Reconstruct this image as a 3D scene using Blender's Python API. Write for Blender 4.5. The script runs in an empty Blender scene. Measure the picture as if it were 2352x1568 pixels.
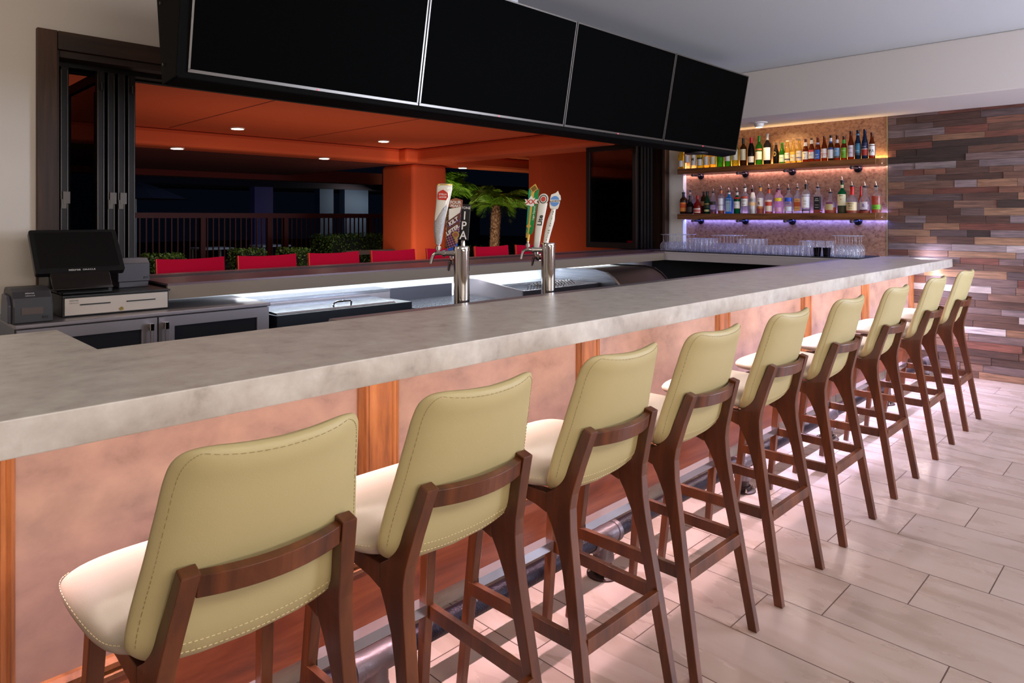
import bpy, math, random
from mathutils import Vector, Matrix
random.seed(7)
S = bpy.context.scene
COL = S.collection
PI = math.pi

# ------------------------------------------------------------------ camera
cam_d = bpy.data.cameras.new('camera'); cam = bpy.data.objects.new('camera', cam_d); COL.objects.link(cam)
CAMZ = 1.475
cam.location = (0, 0, CAMZ)
YAW = math.radians(44.8)
cam.rotation_euler = (PI/2, 0, YAW - PI/2)
cam_d.sensor_width = 36; cam_d.sensor_fit = 'HORIZONTAL'
cam_d.lens = 1575.0/2352*36
cam_d.shift_x = 0
cam_d.shift_y = -(784-500)/2352
cam_d.clip_start = 0.02; cam_d.clip_end = 200
S.camera = cam

# ------------------------------------------------------------------ world, exposure
w = bpy.data.worlds.new('night'); S.world = w; w.use_nodes = True
w.node_tree.nodes['Background'].inputs[0].default_value = (0.0012, 0.0018, 0.004, 1)
w.node_tree.nodes['Background'].inputs[1].default_value = 1.0
S.view_settings.view_transform = 'Standard'; S.view_settings.look = 'None'
S.view_settings.gamma = 1; S.view_settings.use_curve_mapping = False
S.view_settings.exposure = 0.0
S.cycles.transparent_max_bounces = 40

def area(name, loc, target, sx, sy, power, col, spread=180):
    l = bpy.data.lights.new(name, 'AREA'); l.shape = 'RECTANGLE'; l.size = sx; l.size_y = sy
    l.energy = power; l.color = col; l.spread = math.radians(spread)
    o = bpy.data.objects.new(name, l); COL.objects.link(o); o.location = loc
    d = Vector(target) - Vector(loc)
    # local X axis kept along world X where possible
    z = -d.normalized(); x = Vector((1, 0, 0)); x = (x - z*x.dot(z))
    if x.length < 1e-3: x = Vector((0, 1, 0))
    x.normalize(); y = z.cross(x)
    m = Matrix((x, y, z)).transposed().to_4x4(); o.matrix_world = Matrix.Translation(loc) @ m
    return o
def spot(name, loc, target, power, col, ang=70, blend=.6, r=.04):
    l = bpy.data.lights.new(name, 'SPOT'); l.energy = power; l.color = col
    l.spot_size = math.radians(ang); l.spot_blend = blend; l.shadow_soft_size = r
    o = bpy.data.objects.new(name, l); COL.objects.link(o); o.location = loc
    o.rotation_euler = (Vector(target)-Vector(loc)).to_track_quat('-Z', 'Y').to_euler()
    return o
# added ambient fill without fixtures, behind and beside the camera
area('room_fill_warm', (0.6, -1.3, 2.9), (1.2, 1.2, 0.9), 2.6, .9, 68, (1, .93, .80))
area('room_fill_mid', (4.4, -1.5, 2.9), (4.2, 1.2, .9), 3.0, .9, 78, (.93, .93, 1.0))
area('room_fill_cool', (6.4, -2.9, 1.7), (6.0, 1.2, 2.95), 2.0, 1.4, 260, (.68, .79, 1.0))  # added low fill, brightens and cools the far ceiling
area('room_fill_left', (-1.4, 2.6, 2.88), (-.2, 4.6, 2.1), 1.2, .8, 30, (1, .82, .62))  # added to brighten the left part of the back wall
area('room_fill_up', (1.0, -2.6, 1.5), (2.6, 1.2, 2.95), 2.0, .5, 48, (1, .88, .78))  # added warm fill thrown up at the ceiling
# LED strip below the bar top
area('bar_led_near', (1.9, 1.74, 1.003), (1.9, 1.80, 0), 3.6, .015, 14, (1, .84, .72))
area('bar_led_floor_near', (1.9, 1.738, 1.002), (1.9, 1.60, 0), 3.6, .012, 15, (1, .68, .84), 95)
area('bar_led_floor_far', (5.6, 1.738, 1.002), (5.6, 1.60, 0), 3.7, .012, 44, (.54, .56, 1.0), 95)
area('bar_led_far', (5.6, 1.74, 1.003), (5.6, 1.80, 0), 3.7, .015, 22, (1, .84, .78))
area('bar_led_wash', (7.0, 1.72, .99), (7.4, 1.3, .4), .8, .02, 11, (.80, .74, 1.0))
# LED strip below the window counter
area('back_counter_led', (4.1, 4.40, .992), (4.1, 4.52, .3), 4.4, .03, 26, (.86, .93, 1.0))
# shelf LEDs
for nm, z, tz, p, c in (('shelf_led_top', 2.072, 3, 6.5, (1, .62, .20)), ('shelf_led_upper', 1.992, 1, 2.8, (.95, .60, .66)),
                        ('shelf_led_lower', 1.525, 3, 4, (.24, .26, 1.0)), ('shelf_led_bottom', 1.452, 0, 7, (.14, .20, 1.0))):
    a = area(nm, (7.455, 3.3, z), (7.455, 3.3, tz), .02, 2.3, p, c)
    a.data.size, a.data.size_y = .02, 2.3
spot('shelf_downlight', (7.02, 3.26, 2.44), (7.42, 3.1, 1.9), 40, (1, .66, .28), 110, .8)
# patio lamps, then washes and added fill
for x, y, z in ((3.61, 8.35, 2.56), (5.69, 8.25, 2.56), (3.17, 9.3, 2.33), (5.24, 9.3, 2.33), (7.77, 9.2, 2.33)):
    spot('patio_lamp_light', (x, y, z-.02), (x, y, 0), 32, (1, .80, .58), 140, .9)
spot('pillar_wash', (6.35, 8.2, .3), (6.9, 9.1, 2.0), 48, (1, .80, .58), 90, .9)
spot('beam_spot', (6.2, 8.45, 2.1), (6.55, 9.0, 2.45), 5, (1, .62, .3), 60, .8)
area('patio_fill', (4.0, 6.6, .5), (4.2, 7.6, 2.6), 4.0, .4, 27, (1, .80, .62))  # added fill to brighten the orange ceiling
area('pier_uplight', (7.7, 6.0, .3), (8.4, 7.2, 1.4), 1.2, .3, 9, (1, .76, .62))
spot('palm_uplight', (8.0, 8.9, .2), (8.9, 9.9, 1.7), 75, (.9, 1, .62), 80, .5)
spot('palm_uplight_two', (9.6, 12.0, .3), (10.6, 12.9, 2.1), 110, (.9, 1, .55), 90, .5)
spot('hedge_light', (4.6, 8.2, .2), (4.9, 9.6, .7), 9, (.8, 1, .7), 110, .7)
area('chair_fill', (3.8, 5.06, 2.38), (3.8, 5.5, 1.0), 5.0, .1, 26, (1, .86, .84))  # added light for the red chairs, no fixture there

# ------------------------------------------------------------------ materials
MATS = {}
def new_mat(name):
    m = bpy.data.materials.new(name); m.use_nodes = True
    nt = m.node_tree; b = nt.nodes['Principled BSDF']; return m, nt, b
def mat(name, col, rough=.5, metal=0, emit=0, ecol=None, spec=None, coat=0, trans=0, bump=0, bscale=60):
    if name in MATS: return MATS[name]
    m, nt, b = new_mat(name)
    b.inputs['Base Color'].default_value = (*col, 1); b.inputs['Roughness'].default_value = rough
    b.inputs['Metallic'].default_value = metal
    if emit: b.inputs['Emission Color'].default_value = (*(ecol or col), 1); b.inputs['Emission Strength'].default_value = emit
    if spec is not None: b.inputs['Specular IOR Level'].default_value = spec
    if coat: b.inputs['Coat Weight'].default_value = coat; b.inputs['Coat Roughness'].default_value = .15
    if trans: b.inputs['Transmission Weight'].default_value = trans
    if bump:
        n = nt.nodes.new('ShaderNodeTexNoise'); n.inputs['Scale'].default_value = bscale; n.inputs['Detail'].default_value = 4
        t = nt.nodes.new('ShaderNodeTexCoord'); nt.links.new(t.outputs['Object'], n.inputs['Vector'])
        bp = nt.nodes.new('ShaderNodeBump'); bp.inputs['Strength'].default_value = bump; bp.inputs['Distance'].default_value = .01
        nt.links.new(n.outputs['Fac'], bp.inputs['Height']); nt.links.new(bp.outputs[0], b.inputs['Normal'])
    MATS[name] = m; return m
def noise_mat(name, cols, scale=(3, 3, 3), rough=.5, detail=6, dist=0, coords='Object', stops=None, bump=0, coat=0, rrange=None, metal=0, nscale=1):
    """colour from stretched noise through a ramp"""
    if name in MATS: return MATS[name]
    m, nt, b = new_mat(name); L = nt.links
    t = nt.nodes.new('ShaderNodeTexCoord'); mp = nt.nodes.new('ShaderNodeMapping'); mp.inputs['Scale'].default_value = scale
    L.new(t.outputs[coords], mp.inputs['Vector'])
    n = nt.nodes.new('ShaderNodeTexNoise'); n.inputs['Scale'].default_value = nscale; n.inputs['Detail'].default_value = detail
    n.inputs['Roughness'].default_value = .6; n.inputs['Distortion'].default_value = dist
    L.new(mp.outputs[0], n.inputs['Vector'])
    r = nt.nodes.new('ShaderNodeValToRGB'); L.new(n.outputs['Fac'], r.inputs['Fac'])
    els = r.color_ramp.elements
    k = len(cols); stops = stops or [.3 + .4*i/(k-1) for i in range(k)]
    els[0].position = stops[0]; els[0].color = (*cols[0], 1); els[1].position = stops[-1]; els[1].color = (*cols[-1], 1)
    for i in range(1, k-1):
        e = els.new(stops[i]); e.color = (*cols[i], 1)
    L.new(r.outputs['Color'], b.inputs['Base Color'])
    b.inputs['Roughness'].default_value = rough; b.inputs['Metallic'].default_value = metal
    if coat: b.inputs['Coat Weight'].default_value = coat; b.inputs['Coat Roughness'].default_value = .2
    if rrange:
        mr = nt.nodes.new('ShaderNodeMapRange'); mr.inputs['To Min'].default_value = rrange[0]; mr.inputs['To Max'].default_value = rrange[1]
        L.new(n.outputs['Fac'], mr.inputs['Value']); L.new(mr.outputs[0], b.inputs['Roughness'])
    if bump:
        bp = nt.nodes.new('ShaderNodeBump'); bp.inputs['Strength'].default_value = bump; bp.inputs['Distance'].default_value = .004
        L.new(n.outputs['Fac'], bp.inputs['Height']); L.new(bp.outputs[0], b.inputs['Normal'])
    MATS[name] = m; return m
def glassy(name, col, alpha=.75, rough=.05, body=.0):
    """thin tinted glass: transparent + glossy (+ a little body colour)"""
    if name in MATS: return MATS[name]
    m = bpy.data.materials.new(name); m.use_nodes = True; nt = m.node_tree; nt.nodes.clear(); L = nt.links
    out = nt.nodes.new('ShaderNodeOutputMaterial'); tr = nt.nodes.new('ShaderNodeBsdfTransparent'); tr.inputs[0].default_value = (*col, 1)
    gl = nt.nodes.new('ShaderNodeBsdfGlossy'); gl.inputs['Roughness'].default_value = rough
    fr = nt.nodes.new('ShaderNodeLayerWeight'); fr.inputs['Blend'].default_value = 1-alpha
    mx = nt.nodes.new('ShaderNodeMixShader'); L.new(fr.outputs['Fresnel'], mx.inputs[0]); L.new(tr.outputs[0], mx.inputs[1]); L.new(gl.outputs[0], mx.inputs[2])
    last = mx
    if body:
        df = nt.nodes.new('ShaderNodeBsdfTranslucent'); df.inputs[0].default_value = (*[min(1, c*1.1) for c in col], 1)
        d2 = nt.nodes.new('ShaderNodeBsdfDiffuse'); d2.inputs[0].default_value = (*col, 1)
        ad = nt.nodes.new('ShaderNodeMixShader'); ad.inputs[0].default_value = .5; L.new(df.outputs[0], ad.inputs[1]); L.new(d2.outputs[0], ad.inputs[2])
        m2 = nt.nodes.new('ShaderNodeMixShader'); m2.inputs[0].default_value = body; L.new(mx.outputs[0], m2.inputs[1]); L.new(ad.outputs[0], m2.inputs[2]); last = m2
    L.new(last.outputs[0], out.inputs[0]); MATS[name] = m; return m
def rimglass(name):
    m = bpy.data.materials.new(name); m.use_nodes = True; nt = m.node_tree; nt.nodes.clear(); L = nt.links; N = nt.nodes
    out = N.new('ShaderNodeOutputMaterial'); tr = N.new('ShaderNodeBsdfTransparent'); tr.inputs[0].default_value = (.97, .98, 1, 1)
    gl = N.new('ShaderNodeBsdfGlossy'); gl.inputs['Roughness'].default_value = .08
    tl = N.new('ShaderNodeBsdfTranslucent'); tl.inputs[0].default_value = (.9, .92, 1, 1)
    df = N.new('ShaderNodeBsdfDiffuse'); df.inputs[0].default_value = (.85, .87, .92, 1); r0 = N.new('ShaderNodeMixShader'); L.new(tl.outputs[0], r0.inputs[1]); L.new(df.outputs[0], r0.inputs[2])
    rm = N.new('ShaderNodeMixShader'); rm.inputs[0].default_value = .65; L.new(gl.outputs[0], rm.inputs[1]); L.new(r0.outputs[0], rm.inputs[2])
    lw = N.new('ShaderNodeLayerWeight'); lw.inputs['Blend'].default_value = .35
    pw = N.new('ShaderNodeMath'); pw.operation = 'POWER'; L.new(lw.outputs['Facing'], pw.inputs[0]); pw.inputs[1].default_value = 2.2
    ad = N.new('ShaderNodeMath'); ad.operation = 'MULTIPLY_ADD'; L.new(pw.outputs[0], ad.inputs[0]); ad.inputs[1].default_value = 1.0; ad.inputs[2].default_value = .12; ad.use_clamp = True
    mx = N.new('ShaderNodeMixShader'); L.new(ad.outputs[0], mx.inputs[0]); L.new(tr.outputs[0], mx.inputs[1]); L.new(rm.outputs[0], mx.inputs[2]); L.new(mx.outputs[0], out.inputs[0])
    MATS[name] = m; return m
def lin(r, g, b): 
    f = lambda c: (c/255/12.92) if c/255 <= .04045 else ((c/255+.055)/1.055)**2.4
    return (f(r), f(g), f(b))

M_wall = mat('painted_wall', lin(205, 196, 188), .85, bump=.08, bscale=150)
M_ceil = mat('painted_ceiling', lin(202, 206, 210), .9, bump=.05, bscale=200)
M_soffit = mat('painted_soffit', lin(214, 208, 206), .85)
M_stone = noise_mat('stone_laminate', [lin(168, 157, 147), lin(196, 186, 176), lin(205, 196, 186), lin(220, 213, 203)], (16, 16, 16), .32, 14, .15, stops=[.24, .42, .56, .78], rrange=(.30, .45))
M_panel = noise_mat('worn_plywood_panel', [lin(116, 90, 82), lin(144, 114, 104), lin(154, 122, 110), lin(168, 134, 118)], (8, 8, 11), .5, 14, .2, stops=[.24, .42, .55, .80], bump=.15)
M_trimwood = noise_mat('honey_trim_wood', [lin(96, 54, 28), lin(146, 86, 46), lin(170, 108, 62)], (9, 9, 1.2), .4, 6, .3, nscale=2, coat=.2)
M_basewood = noise_mat('base_board_wood', [lin(92, 40, 22), lin(126, 62, 36), lin(150, 82, 50)], (1.2, 3, 9), .38, 6, 1.2, coat=.15)
M_stoolwood = noise_mat('walnut_stool_wood', [lin(58, 28, 12), lin(94, 47, 22), lin(120, 64, 32)], (14, 14, 2.2), .36, 6, .5, coat=.12)
M_leather = mat('cream_leather', lin(184, 167, 120), .5, coat=0, bump=.05, bscale=400)
M_leather_seat = mat('cream_leather_seat', lin(176, 160, 140), .42, coat=.12, bump=.05, bscale=400)
M_stitch = mat('stitch_thread', lin(222, 206, 160), .7)
M_stitch_dark = mat('stitch_thread_dark', lin(158, 138, 94), .8)  # darker thread for the seam round the back
M_darkwood = noise_mat('dark_frame_wood', [lin(30, 16, 9), lin(54, 32, 18), lin(78, 48, 28)], (16, 16, 1.2), .65, 6, .3)
M_alu_dark = mat('dark_bronze_aluminium', lin(22, 16, 16), .5, .1, spec=.3)
M_alu = mat('brushed_track_aluminium', lin(76, 70, 66), .4, .8)
M_black = mat('black_plastic', lin(16, 15, 16), .4)
M_blackmatte = mat('black_metal_housing', lin(6, 5, 5), .7, spec=.08)
M_screen = mat('tv_screen', (.0006, .0006, .0006), .6, spec=.02)
M_bezel = mat('tv_bezel', lin(110, 104, 98), .3, .8)
M_steel = noise_mat('stainless_steel', [lin(140, 142, 150), lin(168, 170, 176)], (1, 1, 60), .25, 3, metal=.9, coords='Object')
M_steel_matte = mat('satin_stainless', lin(150, 142, 146), .36, .65)
M_steel_dark = mat('grey_stainless', lin(88, 87, 96), .3, .9)
M_chrome = mat('polished_chrome', lin(214, 208, 202), .07, 1)
M_pipe = mat('black_iron_pipe', lin(40, 34, 44), .34, .7, bump=.3, bscale=120)
M_fitting = mat('galvanised_fitting', lin(120, 108, 112), .38, .7, bump=.2, bscale=60)
M_flange = mat('dark_iron_flange', lin(60, 42, 38), .42, .5)
M_orange = mat('orange_stucco', lin(196, 78, 36), .85, bump=.15, bscale=120)
M_red = mat('crimson_chair_slat', lin(168, 0, 40), .8, spec=.1)
M_redside = mat('orange_chair_edge', lin(206, 62, 26), .55)
M_counter_dark = mat('bronze_window_counter', lin(104, 80, 88), .3, .2)
M_fascia = mat('taupe_fascia', lin(128, 112, 96), .6)
M_endfascia = mat('pale_stone_fascia', lin(186, 178, 180), .45)
M_splash = mat('white_splash_wall', lin(206, 210, 216), .45)
M_mat = mat('black_bar_mat', lin(12, 12, 14), .7)
M_glass = rimglass('clear_glassware')
M_pane = glassy('dark_window_pane', (.55, .52, .52), .62, .02)
M_white = mat('white_enamel', lin(232, 228, 222), .3)
M_led = mat('led_strip_cool', (.9, .95, 1), .5, emit=14)
M_ledw = mat('led_strip_warm', (1, .62, .5), .5, emit=5)
M_lampglow = mat('lamp_glow', (1, .85, .62), .5, emit=22)
M_lampglow_s = mat('shelf_lamp_glow', (1, .80, .5), .5, emit=14)
M_dark_cab = mat('dark_cabinet_panel', lin(14, 9, 12), .6, spec=.15)

# brown mottled slab behind the shelves
M_slab = noise_mat('mottled_copper_slab', [lin(104, 66, 50), lin(150, 106, 82), lin(170, 126, 98), lin(184, 142, 112)], (30, 30, 40), .45, 12, .5, stops=[.30, .42, .54, .7])

def floor_mat(name, c0, c1, c2, grout):
    m, nt, b = new_mat(name); L = nt.links; N = nt.nodes
    def math_(op, a, bb=None):
        n = N.new('ShaderNodeMath'); n.operation = op
        for i, v in enumerate((a, bb)):
            if v is None: continue
            if isinstance(v, (int, float)): n.inputs[i].default_value = v
            else: L.new(v, n.inputs[i])
        return n.outputs[0]
    tc = N.new('ShaderNodeTexCoord'); sp = N.new('ShaderNodeSeparateXYZ'); L.new(tc.outputs['Object'], sp.inputs[0])
    W, LN = .3073, .6146
    a = math_('DIVIDE', math_('SUBTRACT', sp.outputs[0], 2.308), W); row = math_('FLOOR', a); fx = math_('FRACT', a)
    yy = math_('DIVIDE', math_('SUBTRACT', math_('ADD', sp.outputs[1], math_('MULTIPLY', row, .2049)), 1.183), LN)
    idx = math_('FLOOR', yy); fy = math_('FRACT', yy)
    gx = math_('LESS_THAN', math_('MULTIPLY', math_('MINIMUM', fx, math_('SUBTRACT', 1, fx)), W), .0022)
    gy = math_('LESS_THAN', math_('MULTIPLY', math_('MINIMUM', fy, math_('SUBTRACT', 1, fy)), LN), .0022)
    g = math_('MAXIMUM', gx, gy)
    wn = N.new('ShaderNodeTexWhiteNoise'); cb = N.new('ShaderNodeCombineXYZ'); L.new(row, cb.inputs[0]); L.new(idx, cb.inputs[1]); L.new(cb.outputs[0], wn.inputs['Vector'])
    mp = N.new('ShaderNodeMapping'); mp.inputs['Scale'].default_value = (9, 2.6, 1); L.new(tc.outputs['Object'], mp.inputs[0])
    ad = N.new('ShaderNodeVectorMath'); ad.operation = 'ADD'; sc = N.new('ShaderNodeVectorMath'); sc.operation = 'SCALE'; sc.inputs['Scale'].default_value = 7
    L.new(wn.outputs['Color'], sc.inputs[0]); L.new(mp.outputs[0], ad.inputs[0]); L.new(sc.outputs[0], ad.inputs[1])
    n = N.new('ShaderNodeTexNoise'); n.inputs['Scale'].default_value = 1; n.inputs['Detail'].default_value = 12; n.inputs['Distortion'].default_value = .5; L.new(ad.outputs[0], n.inputs['Vector'])
    r = N.new('ShaderNodeValToRGB'); L.new(n.outputs['Fac'], r.inputs[0]); e = r.color_ramp.elements
    e[0].position = .28; e[0].color = (*c0, 1); e[1].position = .72; e[1].color = (*c2, 1); q = e.new(.47); q.color = (*c1, 1)
    v = N.new('ShaderNodeHueSaturation'); L.new(r.outputs[0], v.inputs['Color'])
    L.new(math_('ADD', math_('MULTIPLY', wn.outputs['Value'], .14), .93), v.inputs['Value'])
    mx = N.new('ShaderNodeMix'); mx.data_type = 'RGBA'; L.new(g, mx.inputs['Factor']); L.new(v.outputs[0], mx.inputs[6]); mx.inputs[7].default_value = (*grout, 1)
    L.new(mx.outputs[2], b.inputs['Base Color'])
    rr = N.new('ShaderNodeMapRange'); rr.inputs['To Min'].default_value = .2; rr.inputs['To Max'].default_value = .36; L.new(n.outputs['Fac'], rr.inputs['Value'])
    L.new(math_('MAXIMUM', rr.outputs[0], math_('MULTIPLY', g, .7)), b.inputs['Roughness'])
    bp = N.new('ShaderNodeBump'); bp.inputs['Strength'].default_value = .35; bp.inputs['Distance'].default_value = .002; bp.invert = True
    L.new(g, bp.inputs['Height']); L.new(bp.outputs[0], b.inputs['Normal'])
    return m
M_floor = floor_mat('travertine_floor_tiles', lin(160, 137, 124), lin(176, 154, 142), lin(186, 166, 156), lin(84, 62, 50))
M_tilebase = noise_mat('travertine_base_tile', [lin(150, 128, 112), lin(184, 162, 146), lin(202, 184, 168)], (3, 3, 9), .3)

def plank_mat():
    m, nt, b = new_mat('reclaimed_planks'); L = nt.links; N = nt.nodes
    at = N.new('ShaderNodeAttribute'); at.attribute_name = 'Col'
    tc = N.new('ShaderNodeTexCoord'); mp = N.new('ShaderNodeMapping'); mp.inputs['Scale'].default_value = (1, 5, 90); L.new(tc.outputs['Object'], mp.inputs[0])
    sc = N.new('ShaderNodeVectorMath'); sc.operation = 'SCALE'; sc.inputs['Scale'].default_value = 20; L.new(at.outputs['Color'], sc.inputs[0])
    ad = N.new('ShaderNodeVectorMath'); ad.operation = 'ADD'; L.new(mp.outputs[0], ad.inputs[0]); L.new(sc.outputs[0], ad.inputs[1])
    n = N.new('ShaderNodeTexNoise'); n.inputs['Scale'].default_value = 1; n.inputs['Detail'].default_value = 8; n.inputs['Distortion'].default_value = .8; L.new(ad.outputs[0], n.inputs['Vector'])
    mr = N.new('ShaderNodeMapRange'); mr.inputs['From Min'].default_value = .3; mr.inputs['From Max'].default_value = .7; mr.inputs['To Min'].default_value = .45; mr.inputs['To Max'].default_value = 1.35; L.new(n.outputs['Fac'], mr.inputs['Value'])
    mu = N.new('ShaderNodeVectorMath'); mu.operation = 'SCALE'; L.new(at.outputs['Color'], mu.inputs[0]); L.new(mr.outputs[0], mu.inputs['Scale'])
    L.new(mu.outputs[0], b.inputs['Base Color']); b.inputs['Roughness'].default_value = .6
    bp = N.new('ShaderNodeBump'); bp.inputs['Strength'].default_value = .3; bp.inputs['Distance'].default_value = .003; L.new(n.outputs['Fac'], bp.inputs['Height']); L.new(bp.outputs[0], b.inputs['Normal'])
    return m
M_plank = plank_mat()

# ------------------------------------------------------------------ mesh building
class MB:
    def __init__(s): s.v = []; s.f = []; s.c = []
    def add(s, vs, fs, col=None):
        o = len(s.v); s.v += [tuple(p) for p in vs]; s.f += [tuple(i+o for i in f) for f in fs]
        s.c += [col]*len(fs); return s
    def box(s, x0, x1, y0, y1, z0, z1, col=None):
        if x0 > x1: x0, x1 = x1, x0
        if y0 > y1: y0, y1 = y1, y0
        if z0 > z1: z0, z1 = z1, z0
        v = [(x0,y0,z0),(x1,y0,z0),(x1,y1,z0),(x0,y1,z0),(x0,y0,z1),(x1,y0,z1),(x1,y1,z1),(x0,y1,z1)]
        return s.add(v, [(3,2,1,0),(4,5,6,7),(0,1,5,4),(1,2,6,5),(2,3,7,6),(3,0,4,7)], col)
    def beam(s, p, q, w, h, up=(0,0,1), w2=None, h2=None):
        p = Vector(p); q = Vector(q); d = (q-p).normalized(); up = Vector(up)
        a = d.cross(up)
        if a.length < 1e-4: a = d.cross(Vector((1,0,0)))
        a.normalize(); b = a.cross(d).normalized(); w2 = w if w2 is None else w2; h2 = h if h2 is None else h2
        v = [c + a*sx*ww/2 + b*sy*hh/2 for c, ww, hh in ((p,w,h),(q,w2,h2)) for sx, sy in ((-1,-1),(1,-1),(1,1),(-1,1))]
        return s.add(v, [(3,2,1,0),(4,5,6,7),(0,1,5,4),(1,2,6,5),(2,3,7,6),(3,0,4,7)])
    def prism(s, pts, axis, a, b):
        """extrude a 2D outline; axis 'x': pts are (y,z); 'y': (x,z); 'z': (x,y)"""
        def P(u, v, t): return {'x': (t,u,v), 'y': (u,t,v), 'z': (u,v,t)}[axis]
        n = len(pts); v = [P(*p, a) for p in pts] + [P(*p, b) for p in pts]
        return s.add(v, [tuple(range(n))[::-1], tuple(range(n, 2*n))] + [(i, (i+1)%n, n+(i+1)%n, n+i) for i in range(n)])
    def rings(s, R, cap=True, closed=True):
        n = len(R[0]); v = [p for r in R for p in r]; f = []
        for i in range(len(R)-1):
            for j in range(n if closed else n-1):
                k = (j+1) % n; f.append((i*n+j, i*n+k, (i+1)*n+k, (i+1)*n+j))
        if cap: f.append(tuple(range(n))[::-1]); f.append(tuple(range((len(R)-1)*n, len(R)*n)))
        return s.add(v, f)
    def lathe(s, prof, n=20, c=(0,0,0), cap=True):
        R = [[(c[0]+r*math.cos(2*PI*j/n), c[1]+r*math.sin(2*PI*j/n), c[2]+z) for j in range(n)] for r, z in prof]
        return s.rings(R, cap)
    def tube(s, path, r, n=10, cap=True):
        path = [Vector(p) for p in path]; R = []; prev = None
        for i, p in enumerate(path):
            d = (path[min(i+1, len(path)-1)] - path[max(i-1, 0)]).normalized()
            if prev is None:
                a = d.cross(Vector((0,0,1)));
                if a.length < 1e-3: a = d.cross(Vector((1,0,0)))
            else: a = prev - d*prev.dot(d)
            a.normalize(); prev = a; b = d.cross(a); rr = r[i] if isinstance(r, (list, tuple)) else r
            R.append([p + a*math.cos(2*PI*j/n)*rr + b*math.sin(2*PI*j/n)*rr for j in range(n)])
        return s.rings(R, cap)
    def xf(s, m):
        s.v = [tuple(m @ Vector(p)) for p in s.v]; return s
OFF = {}
def root_off(o): return OFF.get(o.name, Vector((0,0,0))) if o else Vector((0,0,0))
def build(name, mb, m, parent=None, smooth=False, bevel=0, world=False, seg=2):
    me = bpy.data.meshes.new(name); vs = mb.v
    if world and parent is not None:
        off = root_off(parent); vs = [(p[0]-off.x, p[1]-off.y, p[2]-off.z) for p in vs]
    me.from_pydata(vs, [], mb.f); me.update()
    ms = m if isinstance(m, (list, tuple)) else [m]
    for q in ms: me.materials.append(q)
    if any(c is not None for c in mb.c):
        ca = me.color_attributes.new('Col', 'FLOAT_COLOR', 'CORNER')
        for p in me.polygons:
            c = mb.c[p.index] or (1,1,1)
            for li in p.loop_indices: ca.data[li].color = (*c, 1)
    if smooth:
        me.polygons.foreach_set('use_smooth', [True]*len(me.polygons))
        try: me.set_sharp_from_angle(angle=math.radians(40 if smooth is True else smooth))
        except Exception: pass
    o = bpy.data.objects.new(name, me); COL.objects.link(o)
    if parent is not None: o.parent = parent; OFF[o.name] = root_off(parent)
    if bevel:
        b = o.modifiers.new('bevel', 'BEVEL'); b.width = bevel; b.segments = seg; b.limit_method = 'ANGLE'; b.angle_limit = math.radians(40)
    return o
def tag(o, label, cat, group=None, kind=None):
    o['label'] = label; o['category'] = cat
    if group: o['group'] = group
    if kind: o['kind'] = kind
    return o
def thing(name, label, cat, loc=(0,0,0), rotz=0, group=None):
    o = bpy.data.objects.new(name, None); COL.objects.link(o); o.location = loc; o.rotation_euler = (0,0,rotz)
    o.empty_display_size = .1; OFF[o.name] = Vector(loc)
    return tag(o, label, cat, group)
def single(name, label, cat, mb, m, group=None, **k):
    return tag(build(name, mb, m, **k), label, cat, group)
def struct(name, mb, m, parent=None, **k):
    o = build(name, mb, m, parent, **k)
    if parent is None: o['kind'] = 'structure'
    return o
def dup(root, loc, rotz=None, label=None, group=None):
    r = root.copy(); COL.objects.link(r); r.location = loc
    if rotz is not None: r.rotation_euler = (0,0,rotz)
    if label: r['label'] = label
    if group: r['group'] = group
    for ch in list(root.children):
        c = ch.copy(); COL.objects.link(c); c.parent = r
        for g in list(ch.children):
            d = g.copy(); COL.objects.link(d); d.parent = c
    return r
FC = {}
def text_mesh(body, bold=0.0):
    if (body, bold) in FC: return FC[(body, bold)]
    cu = bpy.data.curves.new('t', 'FONT'); cu.body = body; cu.size = 1; cu.align_x = 'CENTER'; cu.resolution_u = 3; cu.offset = bold
    o = bpy.data.objects.new('t', cu); COL.objects.link(o)
    dg = bpy.context.evaluated_depsgraph_get(); dg.update()
    me = bpy.data.meshes.new_from_object(o.evaluated_get(dg))
    r = ([tuple(v.co) for v in me.vertices], [tuple(p.vertices) for p in me.polygons])
    bpy.data.objects.remove(o); bpy.data.curves.remove(cu); bpy.data.meshes.remove(me)
    FC[(body, bold)] = r; return r
def lettering(body, pos, right, up, size, m, parent, name='lettering', bold=0.0, bend=None, stretch=1, world=True):
    """flat raised writing; bend=(cx,cy,r) wraps it round a vertical cylinder facing -X"""
    vs, fs = text_mesh(body, bold); pos = Vector(pos); right = Vector(right).normalized(); up = Vector(up).normalized()
    out = []
    for x, y, z in vs:
        x *= size*stretch; y *= size
        if bend:
            a = x/bend; c = pos + Vector((-math.cos(a)*bend, -math.sin(a)*bend, y)); out.append(tuple(c))
        else: out.append(tuple(pos + right*x + up*y))
    mb = MB().add(out, fs)
    return build(name, mb, m, parent, world=world)

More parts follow.
